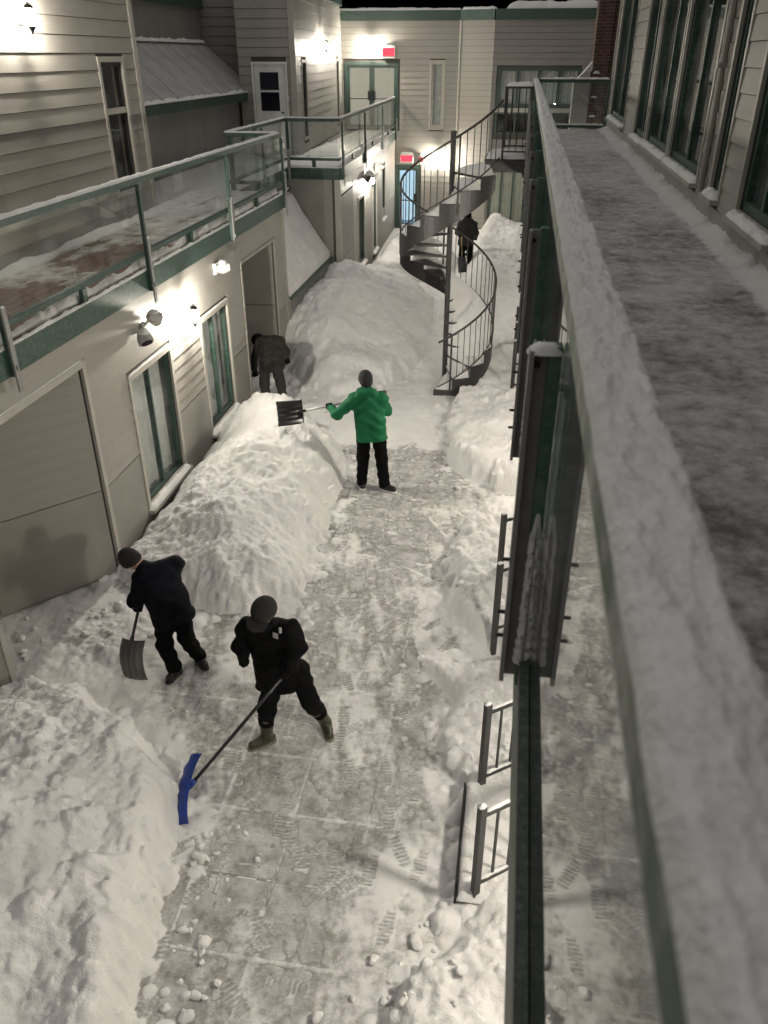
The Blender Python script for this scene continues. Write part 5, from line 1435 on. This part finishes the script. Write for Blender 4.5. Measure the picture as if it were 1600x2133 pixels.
# the person in green, back turned, throwing snow to the left
hA, hB = Vector((-1.74, 10.52, 1.32)), Vector((-2.84, 10.24, 1.12))
gd = (hB - hA).normalized()
person('person in a bright green jacket and black trousers seen from behind, swinging a black shovel',
       dict(pelvis=(-1.80, 10.2, .93), chest=(-1.845, 10.22, 1.36), head=(-1.875, 10.25, 1.635), shL=(-2.02, 10.2, 1.385), shR=(-1.66, 10.22, 1.40),
            elL=(-2.27, 10.14, 1.155), elR=(-1.60, 10.36, 1.17), haL=tuple(hA.lerp(hB, .62)), haR=tuple(hA.lerp(hB, .05)), axL=tuple(gd), axR=tuple(gd),
            hipL=(-1.90, 10.2, .90), hipR=(-1.70, 10.2, .90), knL=(-1.925, 10.23, .50), knR=(-1.655, 10.22, .50), anL=(-1.945, 10.2, .095), anR=(-1.605, 10.19, .095),
            toL=(-2.01, 10.33, .05), toR=(-1.44, 10.12, .05), look=(-.35, .9, -.15)),
       (-.12, 1), dict(jacket='cloth_green', trousers='cloth_black', boots='blackplastic', gloves='cloth_black', hat='cloth_dkgrey', sole='white'), h=.012, seed=1, hem=.14)
sh_g = shovel('black scoop shovel with a grey shaft held out by the person in green', hA + gd * .0, hB, (-.97, -.15, -.12), (.02, .50, .86), .36, .37, 'blackplastic', 'alu', curve=.04)

# the person in black pushing the blue shovel
nk, gE = at_z(392, 1642, .15), at_y(604, 1392, 4.92)
gd = (gE - nk).normalized()
person('person in black with a peaked cap and olive rubber boots leaning on the blue shovel',
       dict(pelvis=at_y(580, 1408, 5.24), chest=at_y(562, 1318, 5.13), head=at_y(551, 1274, 4.99), shL=at_y(605, 1312, 5.08), shR=at_y(513, 1308, 5.18),
            elL=at_y(621, 1350, 5.02), elR=at_y(500, 1345, 5.14), haL=tuple(gE - gd * .05), haR=at_y(508, 1378, 4.97), axL=tuple(gd), axR=(.2, -.5, .8),
            hipL=(-1.60, 5.26, .80), hipR=(-1.80, 5.24, .80), knL=(-1.50, 5.22, .49), knR=(-1.86, 5.10, .47), anL=(-1.41, 5.40, .10), anR=(-1.90, 5.13, .095),
            toL=(-1.33, 5.24, .05), toR=(-2.03, 5.02, .05), look=(-.25, -.75, -.60)),
       (-.3, -.95), dict(jacket='cloth_black', trousers='cloth_black', boots='rubber', gloves='cloth_black', hat='hat_grey'), hat='cap', hood=False, boots='tall', h=.0125, seed=5, hem=.10, bulk=.93)
pk = bpy.data.objects.get('person.001'); fx = Vector((-.3, -.95, 0)).normalized()
for (px, py, w_, h_) in ((581, 1316, .018, .018), (571, 1327, .045, .008)):
    c = at_y(px, py, 4.965); r_ = Vector((.95, -.3, 0)); mb = MB(); mb.bar(c - r_ * w_ / 2 - fx * .02, c + r_ * w_ / 2 - fx * .02, h_, .05); build('emblem', mb, M['fixture'], pk)
shovel('bright blue plastic snow pusher with a dark shaft pressed into the bank', gE, nk, (-.46, .30, -.75), (.30, -.95, 0), .62, .23, 'blue', 'blackplastic', curve=.06, ridge=.012, side_lift=.05, dgrip=False)

# the person stooping with the grey shovel
gT, gN = Vector((-3.33, 5.92, .92)), Vector((-3.47, 5.80, .40))
gd = (gT - gN).normalized()
person('stooping person in dark clothes and a grey knit cap gripping the grey shovel',
       dict(pelvis=(-3.06, 5.97, .72), chest=(-3.17, 6.02, 1.12), head=(-3.41, 6.03, 1.27), shL=(-3.30, 5.92, 1.12), shR=(-3.05, 6.16, 1.17),
            elL=(-3.36, 5.84, .93), elR=(-3.22, 6.20, .90), haL=tuple(gT - gd * .10), haR=tuple(gT + gd * .02), axL=tuple(gd), axR=tuple(gd),
            hipL=(-3.13, 5.92, .70), hipR=(-2.99, 6.02, .70), knL=(-3.14, 5.87, .38), knR=(-2.97, 6.00, .40), anL=(-3.08, 5.88, .095), anR=(-2.89, 6.08, .11),
            toL=(-3.11, 5.75, .05), toR=(-2.80, 6.0, .06), look=(-.55, .45, -.75)),
       (-.9, .25), dict(jacket='cloth_navy', trousers='cloth_black', boots='blackplastic', gloves='cloth_black', hat='hat_grey', sole='blackplastic'), h=.0125, seed=9, hem=.10, bulk=.92)
shovel('wide grey scoop shovel standing on its blade beside the stooping person', gT, gN, (.10, -.42, -1.0), (.88, -.35, .1), .34, .40, 'greyplastic', 'blackplastic', curve=.045, dgrip=False, side_lift=.05)

# the person in camouflage in the alcove
cA, cB = Vector((-3.80, 13.16, .82)), Vector((-4.62, 13.30, .42)); gd = (cB - cA).normalized()
person('person in a camouflage coat bent over in the dark alcove',
       dict(pelvis=(-4.06, 13.10, .82), chest=(-4.20, 13.44, 1.05), head=(-4.44, 13.58, 1.02), shL=(-4.38, 13.46, 1.02), shR=(-4.00, 13.40, 1.09),
            elL=(-4.50, 13.40, .78), elR=(-3.86, 13.28, .95), haL=tuple(cA.lerp(cB, .8)), haR=tuple(cA.lerp(cB, .02)), axL=tuple(gd), axR=tuple(gd),
            hipL=(-4.20, 13.1, .78), hipR=(-4.0, 13.1, .78), knL=(-4.25, 13.14, .42), knR=(-3.95, 13.12, .42), anL=(-4.22, 13.05, .12), anR=(-3.88, 13.05, .12), toL=(-4.28, 13.18, .07), toR=(-3.86, 13.18, .07), look=(-.4, .5, -.8)),
       (-.3, .95), dict(jacket='camo', trousers='cloth_grey', boots='blackplastic', gloves='cloth_black', hat='cloth_black', sole='blackplastic'), hat='hood', h=.0135, seed=13, bulk=1.0)
shovel('dark shovel held low by the camouflaged person in the alcove', cA, cB, (-.7, .2, -.5), (.2, .95, .1), .36, .36, 'blackplastic', 'blackplastic', dgrip=False)

# the person far behind the staircase
zf = ht(-1.38, 23.4)
fA, fB = Vector((-1.50, 23.25, zf + .95)), Vector((-1.44, 23.0, zf + .30)); gd = (fB - fA).normalized()
person('person in a dark hooded coat standing in deep snow behind the spiral staircase',
       dict(pelvis=(-1.38, 23.4, zf + .72), chest=(-1.36, 23.44, zf + 1.15), head=(-1.38, 23.5, zf + 1.38), shL=(-1.54, 23.44, zf + 1.16), shR=(-1.18, 23.44, zf + 1.16),
            elL=(-1.62, 23.40, zf + .94), elR=(-1.10, 23.46, zf + .92), haL=tuple(fA + gd * .05), haR=(-1.12, 23.62, zf + .75), axL=tuple(gd), axR=(0, .3, 1),
            hipL=(-1.46, 23.4, zf + .70), hipR=(-1.28, 23.4, zf + .70), knL=(-1.47, 23.36, zf + .36), knR=(-1.26, 23.4, zf + .36), anL=(-1.46, 23.4, zf + .07), anR=(-1.24, 23.4, zf + .07), toL=(-1.47, 23.53, zf + .04), toR=(-1.22, 23.53, zf + .04), look=(-.2, .9, -.4)),
       (-.15, 1), dict(jacket='cloth_dkgrey', trousers='cloth_black', boots='blackplastic', gloves='cloth_black', hat='cloth_black', sole='blackplastic'), hat='hood', h=.015, seed=17)
t = shovel('black shovel with a yellow edge beside the person behind the staircase', fA, fB, (.12, -.2, -1), (1, .1, 0), .24, .42, 'blackplastic', 'yellow', dgrip=False, hr=.014)
